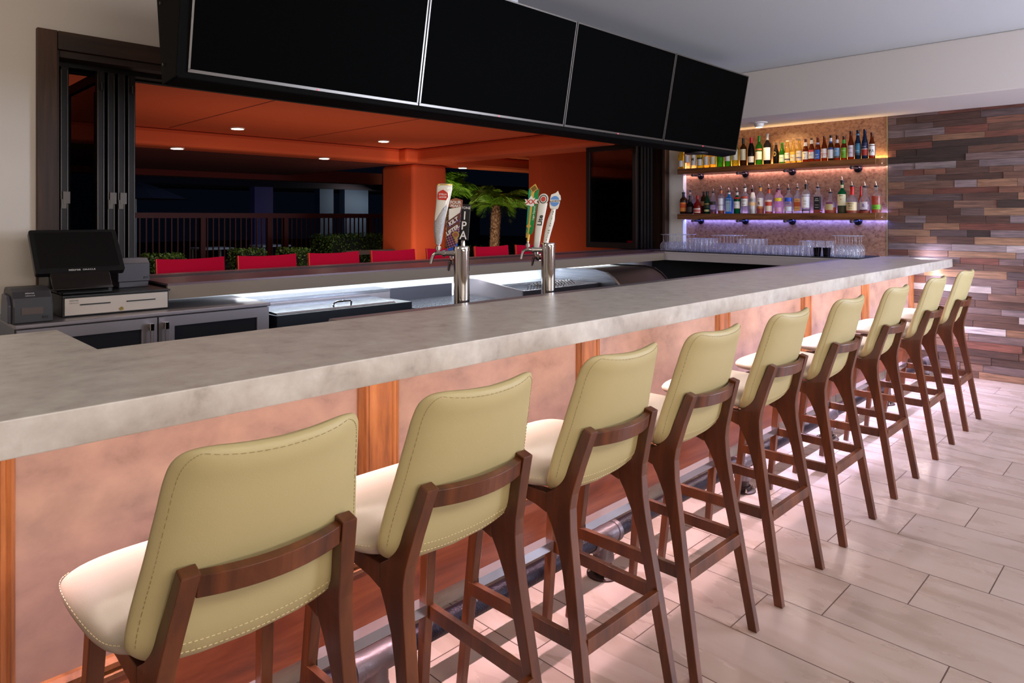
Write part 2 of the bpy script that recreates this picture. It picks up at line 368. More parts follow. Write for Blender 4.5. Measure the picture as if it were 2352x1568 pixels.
# ================================================================== THE ROOM
XW, YW, ZC, ZS = 7.49, 4.64, 2.95, 2.485
struct('floor', MB().box(-3.1, XW+.1, -3.3, YW, -.1, 0), M_floor)
struct('ceiling', MB().box(-3.1, XW+.1, -3.3, YW+.4, ZC, ZC+.1), M_ceil)
struct('trim_soffit', MB().box(6.6, XW, -3.2, YW, ZS, ZC), M_soffit, bevel=.012)
struct('wall_near', MB().box(-3.1, XW+.1, -3.3, -3.2, 0, ZC), M_wall)
struct('wall_left', MB().box(-3.1, -3.0, -3.2, YW+.4, 0, ZC), M_wall)
mb = MB().box(-3.0, .95, YW, 5.02, 0, ZC).box(.95, 7.40, YW, 5.02, 2.44, ZC).box(.95, 7.40, YW, 5.02, 0, .985).box(7.40, XW, YW, 5.02, 0, ZC)
struct('wall_back', mb, M_wall)
struct('wall_right', MB().box(XW, XW+.1, -3.2, 5.02, 0, ZC), M_wall)
struct('trim_white_return', MB().box(7.40, XW-.001, 4.41, YW, 1.10, ZS), M_white)

# reclaimed plank cladding on the end wall
pal = [lin(*c) for c in ((104,72,60),(82,56,48),(122,90,78),(142,104,82),(112,90,88),(128,110,112),(94,76,76),(150,114,90),(116,70,58),(60,44,40),(142,126,126),(106,62,52),(126,84,68),(176,162,162),(88,62,54))]
wt = [5,4,5,4,5,4,4,3,5,4,2,4,4,1.5,5]
mb = MB(); z = 0.0; rnd = random.Random(11)
while z < ZS-.01:
    h = rnd.choice((.058,.064,.070)); z1 = min(z+h, ZS)
    y = -3.2 - rnd.random()*.4
    while y < 2.15:
        l = rnd.choice((.18,.30,.34,.42,.52,.66)); c = rnd.choices(pal, wt)[0]; k = .85+rnd.random()*.3
        d = XW - .010 - rnd.random()*.012
        if y+l > -3.19: mb.box(d, XW, max(y,-3.19)+.0012, min(y+l, 2.15)-.0012, z+.0012, z1-.0012, col=tuple(q*k for q in c))
        y += l
    z = z1
struct('wall_plank_cladding', mb, M_plank)
o = struct('wall_slab_cladding', MB().box(XW-.014, XW, 2.165, 4.41, 1.09, ZS), M_slab)
struct('trim_slab_edge', MB().box(XW-.018, XW, 2.153, 2.165, 1.09, ZS), mat('slab_edge_metal', lin(190,170,130), .4, .6))

# timber lining of the folding window
mb = MB().box(.853, .95, 4.60, YW, .99, 2.545).box(.943, .965, YW-.01, 5.03, 1.085, 2.44)
struct('trim_window_left', mb, M_darkwood, bevel=.003)
struct('trim_window_head', MB().box(.953, 7.40, 4.601, YW, 2.44, 2.545).box(.965, 7.39, YW-.01, 5.03, 2.40, 2.44), noise_mat('dark_frame_wood_head', [lin(26,14,8), lin(48,28,16), lin(66,42,24)], (1.2,16,16), .65, 6, .3), bevel=.003)
struct('trim_window_right', MB().box(7.30, 7.395, 4.60, YW, 1.09, 2.44).box(7.36, 7.385, YW-.01, 5.03, 1.09, 2.41), M_darkwood, bevel=.003)
struct('trim_window_track', MB().box(.97, 7.35, 4.76, 4.84, 2.372, 2.402).box(.97, 7.35, 4.92, 4.98, 2.372, 2.402), M_alu_dark)

# folding glass panels, stacked at either end of the opening
def fold_panel(x, y0, y1, label, hw=True):
    t = thing('folding_window_panel', label, 'window panel', (x, y0, 1.10), group=None)
    F = MB(); zt, zb, st = 2.37, 1.10, .055
    for a, b in ((y0, y0+st), (y1-st, y1)): F.box(x-.02, x+.02, a, b, zb, zt)
    F.box(x-.0195, x+.0195, y0+st, y1-st, zb, zb+.07).box(x-.0195, x+.0195, y0+st, y1-st, zt-.06, zt)
    build('frame', F, M_alu_dark, t, world=True, bevel=.002)
    build('pane', MB().box(x-.004, x+.004, y0+st, y1-st, zb+.07, zt-.06), M_pane, t, world=True)
    G = MB().box(x-.022, x-.017, y0-.004, y0+.010, zb+.02, zt-.02).box(x+.010, x+.014, y0-.004, y0, zb+.02, zt-.02)
    build('seal_strip', G, M_alu, t, world=True)
    if hw:
        build('hinge', MB().box(x-.012, x+.024, y0-.012, y0, 1.56, 1.63).box(x-.02, x+.006, y0-.010, y0, 1.53, 1.585), M_alu, t, world=True)
    return t
fold_panel(1.015, 4.735, 5.56, 'glass folding panel standing open beside the left window jamb')
for i, (x, n) in enumerate(((1.205,'first'), (1.262,'second'), (1.319,'third'), (1.376,'fourth'))):
    t = fold_panel(x, 4.735, 5.56, 'dark folding glass panel, %s from the jamb in the left stack' % n, i in (1, 2))
    if i in (0, 3): build('roller', MB().box(x-.012, x+.012, 4.728, 4.75, 2.26, 2.36).lathe([(.008,0),(.008,.05)], 8, (x, 4.72, 2.25)), M_alu_dark, t, world=True)
for i, (x, n) in enumerate(((6.90,'nearest the red wall'), (7.00,'second'), (7.07,'third'), (7.14,'fourth'), (7.21,'last'))):
    fold_panel(x, 4.735, 5.50, 'dark folding glass panel in the right stack, %s' % n, False)

# ================================================================== THE BAR
BZ, BT = 1.09, .076
mb = MB().prism([(-1.2,1.60),(7.488,1.60),(7.488,2.28),(.572,2.28),(.572,2.774),(-1.2,2.774)], 'z', BZ-BT, BZ)
bt = single('bar_counter', 'long grey stone-look bar top running to the plank wall', 'bar counter', mb, M_stone, bevel=.003)
bb = thing('panelled_bar', 'wood-panelled bar front with trim-framed panels under the grey top', 'bar', (3.4, 2.1, 0))
FY = 1.93
build('carcass', MB().box(-1.0, 7.486, FY+.02, 2.2, .14, BZ-BT).box(-1.0, .45, 2.2, 2.7, .14, BZ-BT), M_dark_cab, bb, world=True)
build('plywood_panel', MB().box(-1.0, 7.486, FY+.004, FY+.02, .30, BZ-BT), M_panel, bb, world=True)
build('base_board', MB().box(-1.0, 7.486, FY-.014, FY+.02, .135, .325), M_basewood, bb, world=True, bevel=.003)
build('tile_plinth', MB().box(-1.0, 7.486, 2.02, 2.10, 0, .14), M_tilebase, bb, world=True)
J = MB()
x = .78
while x < 7.4: J.box(x-.0018, x+.0018, 2.0185, 2.02, 0, .14); x += .6146
build('tile_joint', J, mat('tile_joint', lin(84,60,50), .8), bb, world=True)
stiles = [.235, 1.312, 2.428, 3.672, 4.875, 6.095, 7.415]
for i, xc in enumerate(stiles):
    hw_ = .045
    st = build('stile', MB().box(xc-hw_, min(xc+hw_, 7.486), FY-.012, FY+.01, .325, BZ-BT), M_trimwood, bb, world=True, bevel=.002)
    for s_ in (-1, 1):
        if xc + s_*hw_ > 7.45: continue
        a = xc + s_*hw_
        prof = [(0,0),(0,-.020),(.006,-.026),(.014,-.026),(.018,-.018),(.026,-.022),(.034,-.014),(.038,0)]
        pts = [(a + s_*p, FY+.01+q) for p, q in prof]
        if s_ < 0: pts = pts[::-1]
        build('molding', MB().prism(pts, 'z', .325, BZ-BT), M_trimwood, st, world=True)
edges = [(-1.0, stiles[0]-.045)] + [(stiles[i]+.045, stiles[i+1]-.045) for i in range(len(stiles)-1)]
for a, b in edges:
    prof = [(FY+.01,.325),(FY-.018,.325),(FY-.022,.338),(FY-.010,.344),(FY-.020,.352),(FY-.022,.366),(FY-.006,.374),(FY+.01,.378)]
    build('bottom_molding', MB().prism([(p[0], p[1]) for p in prof][::-1], 'x', a+.01, b-.01), M_trimwood, bb, world=True)
build('led_strip', MB().box(.05, 7.45, 1.745, 1.752, BZ-BT-.006, BZ-BT), M_ledw, bb, world=True)
# steel drip ledge behind the bar top
single('drip_ledge', 'narrow brushed steel ledge along the inner edge of the bar top', 'ledge',
       MB().prism([(2.281,1.0),(2.281,1.0893),(2.345,1.0893),(2.352,1.083),(2.352,.93),(2.30,.93),(2.30,1.0)][::-1], 'x', 1.37, 6.72), M_steel_matte)
single('drip_shelf', 'low steel shelf carrying the two beer towers behind the bar', 'shelf',
       MB().box(1.4, 3.6, 2.354, 2.47, .95, .965), M_steel_dark)

# foot rail
fr = thing('foot_rail', 'black iron pipe foot rail on flanged posts along the bar', 'foot rail', (3.4, 1.734, 0))
PZ, PR = .156, .034
posts = [-.35, 1.165, 2.285, 3.52, 4.74, 5.95, 7.10]
build('pipe', MB().tube([(-1.2,1.734,PZ),(7.44,1.734,PZ)], PR, 20), M_pipe, fr, smooth=True, world=True)
for px in posts:
    T = MB().tube([(px-.085,1.734,PZ),(px-.083,1.734,PZ),(px-.062,1.734,PZ),(px-.06,1.734,PZ),(px+.06,1.734,PZ),(px+.062,1.734,PZ),(px+.083,1.734,PZ),(px+.085,1.734,PZ)],
                  [.036,.044,.044,.040,.040,.044,.044,.036], 20)
    T.lathe([(.040,.030+.03),(.044,.075-.01),(.044,.09-.01),(.040,.09),(.040,.15)], 20, (px,1.734,0))
    te = build('tee_fitting', T, M_fitting, fr, smooth=True, world=True)
    po = build('post', MB().lathe([(.034,.01),(.034,.075)], 16, (px,1.734,0)).lathe([(.044,.008),(.044,.028),(.036,.03)], 16, (px,1.734,0)), M_flange, fr, smooth=True, world=True)
    build('flange', MB().lathe([(.070,0),(.070,.006),(.066,.009),(.045,.011)], 28, (px,1.734,0)), M_flange, po, smooth=True, world=True)
    B = MB()
    for k in range(4):
        a = PI/4+k*PI/2; B.lathe([(.008,0),(.008,.006),(.004,.008),(.004,.016)], 6, (px+.057*math.cos(a), 1.734+.057*math.sin(a), .009))
    build('bolt', B, M_chrome, po, world=True)

# ================================================================== BAR STOOLS
def sgp(v, e): return math.copysign(abs(v)**e, v)
def catmull(P, n):
    """smooth resample of rows of numbers"""
    out = []; m = len(P)
    for i in range(m-1):
        p0, p1, p2, p3 = P[max(i-1,0)], P[i], P[i+1], P[min(i+2,m-1)]
        for k in range(n):
            t = k/n
            out.append([.5*((2*b)+(-a+c)*t+(2*a-5*b+4*c-d)*t*t+(-a+3*b-3*c+d)*t**3) for a, b, c, d in zip(p0,p1,p2,p3)])
    out.append(list(P[-1])); return out
def warp(x, z):
    up_ = .012*max(0, (z-1.0)/.1)*(x/.17)**2
    return z + up_ - .022*max(0, 1-(x/.2)**2)*min(1, max(0, (.80-z)/.07))
def pad(rows, nseg=36, e=.55, lift=0):
    """rows: (y, z, halfwidth, halfthickness, bow) along a centre line -> closed cushion"""
    R = []; rows = catmull(rows, 5)
    for i, (y, z, hw, ht, bow) in enumerate(rows):
        a = rows[max(i-1,0)]; b = rows[min(i+1,len(rows)-1)]
        d = Vector((0, b[0]-a[0], b[1]-a[1])).normalized(); n = Vector((0, -d.z, d.y))
        ring = []
        for j in range(nseg):
            t = 2*PI*j/nseg; x = hw*sgp(math.cos(t), e*.8); h = ht*sgp(math.sin(t), .9)
            taper = 1 - .25*abs(math.cos(t))**6
            o = h*taper + bow*(x/.2)**2
            zz = z + n.z*o; ring.append((x, y + n.y*o, warp(x, zz) if lift else zz))
        R.append(ring)
    return MB().rings(R)
def make_stool():
    t = thing('bar_stool', 'x', 'bar stool', (0,0,0), group='cream leather stools along the bar')
    # coordinates: y measured from the stool origin (world y = 1.35 + y)
    seat = [(.292,.742,.12,.004,0),(.289,.743,.175,.016,0),(.272,.744,.218,.025,0),(.235,.745,.238,.031,0),(.17,.745,.244,.034,0),(.09,.744,.243,.035,0),(.02,.742,.238,.035,0),(-.035,.742,.229,.034,.002),(-.070,.744,.208,.030,.004),(-.092,.748,.185,.018,.006)]
    build('seat', pad(seat[::-1]), M_leather_seat, t, smooth=180)
    back = [(-.035,.720,.135,.006,0),(-.050,.726,.170,.022,0),(-.078,.740,.200,.028,0),(-.105,.770,.217,.030,-.004),(-.128,.820,.213,.029,-.014),(-.160,.900,.200,.027,-.026),(-.188,.980,.189,.025,-.036),(-.206,1.035,.181,.022,-.040),(-.217,1.065,.171,.020,-.040),(-.2235,1.083,.152,.015,-.038),(-.2265,1.092,.122,.009,-.036),(-.2275,1.095,.085,.002,-.034)]
    bo = build('backrest', pad(back, lift=.012), M_leather, t, smooth=180)
    # stitch line round the outer face of the back
    rows = catmull(back, 5); side = []
    for i, (y, z, hw, ht, bow) in enumerate(rows):
        a = rows[max(i-1,0)]; b = rows[min(i+1,len(rows)-1)]
        d = Vector((0, b[0]-a[0], b[1]-a[1])).normalized(); n = Vector((0, -d.z, d.y)); side.append((y,z,hw,ht,bow,n))
    def surf(i, x):
        y, z, hw, ht, bow, n = side[i]; c = min(1, abs(x)/hw); cc = c**(1/.44); s = max(0, 1-cc*cc)**.5
        o = ht*(s**.9)*(1-.25*cc**6) + .0006
        o = o + bow*(x/.2)**2
        return Vector((x, y + n.y*o, warp(x, z + n.z*o)))
    St = MB()
    def dashes(P):
        acc = 0; last = P[0]
        for k in range(len(P)-1):
            p, q = Vector(P[k]), Vector(P[k+1]); L_ = (q-p).length; n_ = max(1, int(L_/.0085))
            for m_ in range(n_):
                a = p.lerp(q, (m_+.15)/n_); b = p.lerp(q, (m_+.75)/n_)
                if (b-a).length > .001: St.beam(a, b, .0011, .0009)
    N = len(side)
    for s_ in (-1, 1): dashes([surf(i, s_*(side[i][2]-.013)) for i in range(15, N-9)])
    hq = side[N-10][2]-.013; dashes([surf(N-10, x_*hq/10) for x_ in range(-10, 11)])
    build('stitching', St, M_stitch_dark, bo)
    St = MB(); 
    for zz in (13, 15): dashes([surf(zz, x_*.0195) for x_ in range(-9, 10)])
    build('bottom_stitching', St, M_stitch, bo)
    # piping seam along the seat side
    sr = catmull(seat[::-1], 5)
    for zo, mm in ((.008, M_stitch),):
        St = MB()
        P = lambda i, s_: Vector((s_*(sr[i][2]*1.0+.0006-abs(zo)*.12), sr[i][0], sr[i][1]+zo))
        for s_ in (-1, 1): dashes([P(i, s_) for i in range(6, len(sr)-9)])
        build('stitching', St, mm, t.children[0])
    # rear legs: Y shaped, one outline each
    outer = [(-.252,0),(-.234,.104),(-.210,.25),(-.185,.40),(-.169,.50),(-.160,.556),(-.151,.62),(-.148,.68),(-.153,.72),(-.174,.80),(-.203,.895)]
    inner = [(-.176,.903),(-.145,.82),(-.120,.765),(-.090,.722),(-.062,.704),(-.062,.652),(-.082,.620),(-.106,.57),(-.127,.50),(-.148,.40),(-.176,.25),(-.202,.104),(-.220,0)]
    def leg_x(z, s): # inner face position: splays outwards near the floor
        o_ = .219-.029*z/.55 if z < .55 else (.190-.003*(z-.55)/.15 if z < .70 else .187-.024*(z-.70)/.195)
        return s*(o_-.032)
    for s in (-1, 1):
        pts = outer + inner; n = len(pts); th = .032
        v = [(leg_x(z_, s), y_, z_) for y_, z_ in pts] + [(leg_x(z_, s)+s*th*(1 if z_ > .3 else .82+.18*z_/.3), y_, z_) for y_, z_ in pts]
        # strip triangulation of the outline: pair outer with inner
        f = []
        k = len(outer); ii = list(range(n-1, k-1, -1)) # inner from the floor up
        A = list(range(k)); 
        i = j = 0
        while i < k-1 or j < len(ii)-1:
            zi = pts[A[i+1]][1] if i < k-1 else 9; zj = pts[ii[j+1]][1] if j < len(ii)-1 else 9
            if zi <= zj: tri = (A[i], A[i+1], ii[j]); i += 1
            else: tri = (A[i], ii[j+1], ii[j]); j += 1
            f.append(tri); f.append(tuple(q+n for q in tri[::-1]))
        f += [(q, (q+1) % n, n+(q+1) % n, n+q) for q in range(n)]
        mb = MB().add(v, f); o = build('leg', mb, M_stoolwood, t, bevel=.0025)
        bpy_fix(o)
    for s in (-1, 1):
        mb = MB().beam((s*.176, .212, .706), (s*.200, .285, 0), .034, .040, up=(0,1,0), w2=.026, h2=.026)
        build('leg', mb, M_stoolwood, t, bevel=.003)
    for s in (-1, 1):
        # side rail under the seat with a curved underside
        pts = [(-.062,.704),(.19,.704),(.19,.672),(.15,.668),(.05,.668),(-.02,.660),(-.062,.648)][::-1]
        build('seat_rail', MB().prism(pts, 'x', s*.155, s*.187), M_stoolwood, t, bevel=.002)
    build('seat_rail', MB().box(-.16,.16,.19,.215,.672,.704), M_stoolwood, t)
    P = []
    n = 14; R = []
    for i in range(n+1):
        u = -1+2*i/n; x_ = u*.134; y_ = -.176-.030*(1-u*u) ; 
        R.append([(x_, y_-.010, .848), (x_, y_+.010, .852), (x_, y_+.002, .892), (x_, y_-.018, .888)])
    build('back_rail', MB().rings(R), M_stoolwood, t, bevel=.002)
    for s in (-1, 1): build('stretcher', MB().beam((s*.184,-.160,.325),(s*.194,.248,.325), .020, .040), M_stoolwood, t, bevel=.0015)
    build('stretcher', MB().box(-.172,.172,-.199,-.179,.300,.342), M_stoolwood, t, bevel=.0015)
    ft = build('footrest', MB().box(-.180,.180,.240,.266,.310,.348), M_stoolwood, t, bevel=.0015)
    build('metal_cover', MB().box(-.176,.176,.233,.270,.348,.351).box(-.176,.176,.230,.233,.320,.351), M_steel_s, ft)
    return t
def bpy_fix(o):
    import bmesh
    bm = bmesh.new(); bm.from_mesh(o.data); bmesh.ops.recalc_face_normals(bm, faces=bm.faces); bm.to_mesh(o.data); bm.free()
M_steel_s = mat('footrest_steel', lin(190, 188, 196), .22, .9)
SX = [.568, 1.065, 1.62, 2.15, 2.765, 3.436, 4.174, 4.992, 5.779]
ORD = ['cream leather bar stool nearest the near end of the bar, its seat largest in view', 'second cream leather bar stool counting from the near end',
 'third cream leather bar stool counting from the near end', 'fourth cream leather bar stool counting from the near end',
 'fifth cream leather bar stool, the middle one of the row', 'sixth cream leather bar stool, fourth back from the plank wall',
 'seventh cream leather bar stool, third back from the plank wall', 'cream leather bar stool second from the plank wall',
 'last cream leather bar stool, standing nearest the plank wall']
st0 = make_stool()
for i, x in enumerate(SX):
    rz = (0.0, 0, 0, 0, 0, 0, 0, 0, 0)[i]
    if i == 0: st0.location = (x, 1.35, 0); st0.rotation_euler.z = rz; st0['label'] = ORD[0]
    else: dup(st0, (x, 1.35, 0), rz, ORD[i])

# ================================================================== SCREENS
hs = thing('screen_housing', 'black wedge-shaped ceiling housing that carries the row of four screens', 'tv mount', (3.5, 3.05, 2.05))
HX0, HX1 = 1.045, 5.985
prof = [(3.012,2.060),(3.145,2.045),(3.150,2.052),(3.268,2.74),(3.255,2.752),(2.90,2.752)]
build('shell', MB().prism(prof, 'x', HX0, HX1), M_blackmatte, hs, world=True, bevel=.006)
ep = build('end_plate', MB().prism([(2.985,2.062),(3.148,2.047),(3.153,2.055),(3.275,2.755),(2.88,2.765)], 'x', HX0-.012, HX0), M_blackmatte, hs, world=True, bevel=.004)
for yy, zz in ((3.125,2.13),(3.16,2.40),(3.20,2.62)):
    build('screw', MB().tube([(HX0-.018,yy,zz),(HX0-.012,yy,zz)], .007, 10), M_alu, ep, world=True)
build('hanger', MB().box(1.6,1.7,3.22,3.245,2.74,ZC-.001), M_ceil, hs, world=True)
build('hanger', MB().box(3.2,3.3,3.22,3.245,2.74,ZC-.001), M_ceil, hs, world=True)
TVX = [1.082, 2.297, 3.515, 4.735, 5.975]
for i in range(4):
    x0, x1 = TVX[i]+.004, TVX[i+1]-.004
    t = thing('wall_screen', ('black television at the left end of the ceiling row', 'black television second from the left in the ceiling row',
        'black television third from the left in the ceiling row', 'black television at the right end of the row, nearest the bottle shelves')[i], 'television', ((x0+x1)/2, 3.0, 2.09))
    L0, L1 = Vector((0,3.0,2.088)), Vector((0,2.878,2.768)); d = (L1-L0).normalized(); n = Vector((0,-d.z,d.y)) ; n = n if n.y < 0 else -n
    H_ = (L1-L0).length
    def q(u, v, w): p = L0 + d*v + n*w; return (u, p.y, p.z)
    def slab(mb, u0,u1,v0,v1,w0,w1):
        v=[q(u0,v0,w0),q(u1,v0,w0),q(u1,v0,w1),q(u0,v0,w1),q(u0,v1,w0),q(u1,v1,w0),q(u1,v1,w1),q(u0,v1,w1)]
        return mb.add(v, [(0,1,2,3),(7,6,5,4),(0,4,5,1),(1,5,6,2),(2,6,7,3),(3,7,4,0)])
    build('body', slab(MB(), x0+.004, x1-.004, .004, H_-.004, -.035, -.004), M_blackmatte, t, world=True)
    F = MB(); bz = .009
    slab(F, x0,x1,0,bz*1.5,-.012,.0); slab(F,x0,x1,H_-bz,H_,-.012,0); slab(F,x0,x0+bz,bz,H_-bz,-.012,0); slab(F,x1-bz,x1,bz,H_-bz,-.012,0)
    build('bezel', F, M_bezel, t, world=True)
    build('panel', slab(MB(), x0+bz,x1-bz,bz*1.5,H_-bz,-.010,-.003), M_screen, t, world=True)
    m_ = (x0+x1)/2
    build('standby_light', slab(MB(), m_-.004,m_+.004,.002,.008,0,.002), mat('red_standby', (1,.05,.08), .5, emit=3), t, world=True)
    if i == 3:
        build('stand_foot', MB().lathe([(.10,0),(.10,.010),(.02,.014)], 24, (5.35,3.06,2.03)), M_alu_dark, t, world=True, smooth=True)
    else:
        build('lower_cover', slab(MB(), m_-.15,m_+.15,-.012,.0,-.02,-.004), M_blackmatte, t, world=True)

# ================================================================== WINDOW COUNTER + BACK EQUIPMENT
wc = thing('window_counter', 'long dark bronze counter in the folding window with a taupe front edge', 'counter', (4, 4.6, 1.0))
build('top', MB().box(1.425, 6.728, 4.25, YW, 1.078, 1.09).box(.968, 7.36, YW, 5.06, 1.078, 1.09), M_counter_dark, wc, world=True)
build('fascia', MB().box(1.425, 6.728, 4.252, 4.275, .997, 1.078), M_fascia, wc, world=True)
build('underside', MB().box(1.425, 6.728, 4.275, YW-.002, 1.03, 1.078).box(.97, 7.3, YW-.002, 5.04, 1.0, 1.078), M_dark_cab, wc, world=True)
build('track', MB().box(.97, 7.3, 4.74, 4.752, 1.09, 1.094).box(.97,7.3,4.84,4.85,1.09,1.094), M_alu_dark, wc, world=True)
build('led_strip', MB().box(1.95, 6.3, 4.395, 4.405, 1.022, 1.029), M_led, wc, world=True)
struct('trim_splashback', MB().box(.5, 6.7, 4.628, YW-.001, .15, .996), M_splash)

# glass-door bottle cooler
ck = thing('back_bar_cooler', 'grey steel two-door glass-front cooler under the till', 'cooler', (1.31, 4.35, 0))
cx0, cx1, cf = .665, 1.955, 4.06
build('body', MB().box(cx0, cx1, cf+.03, 4.62, .08, .93), M_steel_dark, ck, world=True)
build('top', MB().box(cx0-.004, cx1+.008, cf-.004, 4.626, .93, .95), M_steel_matte, ck, world=True, bevel=.005)
M_inside = mat('cooler_interior', lin(10,10,14), .5)
for a, b, g0, g1 in ((cx0+.005, 1.307, .735, 1.228), (1.315, cx1-.003, 1.398, 1.877)):
    D = MB(); zt, zb = .925, .14; gt, gb = .868, .20
    D.box(a, g0, cf, cf+.03, zb, zt).box(g1, b, cf, cf+.03, zb, zt).box(g0, g1, cf, cf+.03, gt, zt).box(g0, g1, cf, cf+.03, zb, gb)
    dr = build('door', D, M_steel_matte, ck, world=True)
    build('pane', MB().box(g0, g1, cf+.012, cf+.016, gb, gt), mat('cooler_glass', (.02,.02,.025), .06, spec=.6), dr, world=True)
    hx = 1.268 if a < 1 else 1.345
    hb = MB().tube([(hx,cf-.035,.30),(hx,cf-.035,.875)], .0085, 12)
    build('handle', hb, M_steel_matte, dr, world=True, smooth=True)
    build('handle_cap', MB().tube([(hx,cf-.035,.862),(hx,cf-.035,.898)], .0135, 14).beam((hx,cf-.035,.88),(hx,cf,.88),.016,.03), M_chrome, dr, world=True, smooth=True)
build('bottle_row', MB().lathe([(.03,0),(.03,.12),(.012,.17),(.012,.2)], 12, (1.05, 4.2, .3)), M_inside, ck, world=True)

# cash drawer, till, printers
cd = thing('cash_drawer', 'black cash drawer with a pale steel front and two slots', 'cash drawer', (1.155, 4.38, .95))
build('case', MB().box(.888, 1.415, 4.205, 4.57, .952, 1.055), M_black, cd, world=True, bevel=.003)
build('lid', MB().box(.885, 1.418, 4.185, 4.575, 1.055, 1.066), M_black, cd, world=True, bevel=.002)
fp = build('front_panel', MB().box(.898, 1.407, 4.196, 4.205, .960, 1.050), mat('pale_drawer_steel', lin(190,176,164), .4, .35), cd, world=True, bevel=.001)
build('slot', MB().box(.968,1.112,4.190,4.197,1.010,1.016), M_black, fp, world=True)
build('slot', MB().box(1.192,1.340,4.190,4.197,1.010,1.016), M_black, fp, world=True)
build('lock', MB().tube([(1.166,4.190,.975),(1.166,4.197,.975)], .010, 16), mat('brass_lock', lin(190,160,90), .25, .9), fp, world=True)
M_grey_txt = mat('dark_print', lin(60,58,66), .6); M_lt_txt = mat('light_print', lin(200,196,194), .6)
lettering('micros', (.940,4.1955,1.033), (1,0,0), (0,0,1), .015, M_grey_txt, cd, bold=.01)
lettering('ORACLE', (.940,4.1955,1.020), (1,0,0), (0,0,1), .009, M_grey_txt, cd, stretch=1.3)

till = thing('till_terminal', 'black touch-screen till on the cash drawer', 'till', (.98, 4.35, 1.066))
bl, tl = Vector((.778,4.23,1.185)), Vector((.778,4.42,1.408))
dv = (tl-bl).normalized(); nv = Vector((0,-dv.z,dv.y)); nv = nv if nv.y<0 else -nv; HL = (tl-bl).length; WX = .418
def tq(u, v, w): p = bl + dv*v + nv*w; return (bl.x+u, p.y, p.z)
def rslab(u0,u1,v0,v1,w0,w1,r=.014,n=5):
    pts=[]
    for cx,cy,a0 in ((u1-r,v1-r,0),(u0+r,v1-r,90),(u0+r,v0+r,180),(u1-r,v0+r,270)):
        for k in range(n+1):
            a=math.radians(a0+90*k/n); pts.append((cx+r*math.cos(a),cy+r*math.sin(a)))
    m=len(pts); v=[tq(*p,w0) for p in pts]+[tq(*p,w1) for p in pts]
    return MB().add(v,[tuple(range(m))[::-1],tuple(range(m,2*m))]+[(i,(i+1)%m,m+(i+1)%m,m+i) for i in range(m)])
sc = build('monitor', rslab(0,WX,0,HL,-.03,0), M_black, till, world=True)
build('screen', rslab(.022,WX-.022,.034,HL-.018,0,.0008,.004), mat('till_glass', lin(12,10,12), .08, spec=.6), sc, world=True)
for tx, u, s_, bo_ in (('micros', .175, .020, .02), ('ORACLE', .243, .014, .01)):
    p = tq(u, .010, .0012); lettering(tx, p, (1,0,0), dv, s_, M_lt_txt, till, bold=bo_, stretch=1.15 if tx == 'ORACLE' else 1)
pf = [(4.24,1.155),(4.215,1.130),(4.185,1.100),(4.170,1.088),(4.178,1.082),(4.21,1.088),(4.30,1.098),(4.40,1.11),(4.44,1.30),(4.41,1.33),(4.33,1.24)]
build('stand', MB().prism(pf, 'x', .86, 1.10), M_black, till, world=True, bevel=.004)
build('stand_cover', MB().prism([(4.232,1.186),(4.205,1.16),(4.17,1.115),(4.145,1.105),(4.15,1.098),(4.185,1.106),(4.222,1.148),(4.25,1.18)], 'x', .84, 1.115), mat('till_bronze', lin(34,28,26), .35, .3), till, world=True, bevel=.003, smooth=True)
build('base', MB().box(.89,1.13,4.22,4.52,1.066,1.10), M_black, till, world=True, bevel=.006)
build('side_post', MB().prism([(4.26,1.10),(4.50,1.10),(4.50,1.30),(4.40,1.36),(4.27,1.20)], 'x', .84, .888), M_black, till, world=True, bevel=.004)

pr_ = thing('receipt_printer', 'dark grey slip printer standing left of the till on the cooler', 'printer', (.745, 4.22, .95))
pp = [(4.10,.952),(4.10,1.035),(4.115,1.075),(4.15,1.105),(4.20,1.12),(4.33,1.12),(4.36,1.10),(4.36,.952)]
build('case', MB().prism(pp[::-1], 'x', .662, .828), mat('printer_grey', lin(52,50,54), .45), pr_, world=True, bevel=.006)
pw = build('paper_slot', MB().box(.695,.785,4.096,4.102,.995,1.028), mat('printer_window', lin(84,70,66), .3), pr_, world=True)
build('switch', MB().box(.782,.806,4.094,4.101,.972,.984), M_black, pr_, world=True)
build('side_cover', MB().prism([(4.14,.952),(4.14,1.04),(4.18,1.085),(4.30,1.09),(4.33,.952)][::-1], 'x', .645, .662), mat('printer_side', lin(70,70,84), .4), pr_, world=True, bevel=.004)
lettering('micros', (.735,4.133,1.094), (1,0,0), (0,.45,.6), .014, M_lt_txt, pr_, bold=.01)
lettering('ORACLE', (.735,4.122,1.083), (1,0,0), (0,.45,.6), .009, M_lt_txt, pr_, stretch=1.2)

p2 = thing('receipt_printer', 'grey box printer behind the till on the right end of the cash drawer', 'printer', (1.30, 4.50, 1.066))
build('case', MB().box(1.218,1.378,4.43,4.565,1.066,1.10).prism([(4.425,1.10),(4.57,1.10),(4.57,1.235),(4.47,1.235),(4.425,1.205)][::-1], 'x', 1.212, 1.384), mat('printer_slate', lin(66,60,68), .4), p2, world=True, bevel=.004)
build('paper_slot', MB().box(1.235,1.35,4.485,4.495,1.235,1.238), M_black, p2, world=True)
build('switch', MB().box(1.350,1.374,4.420,4.426,1.115,1.128), M_black, p2, world=True)

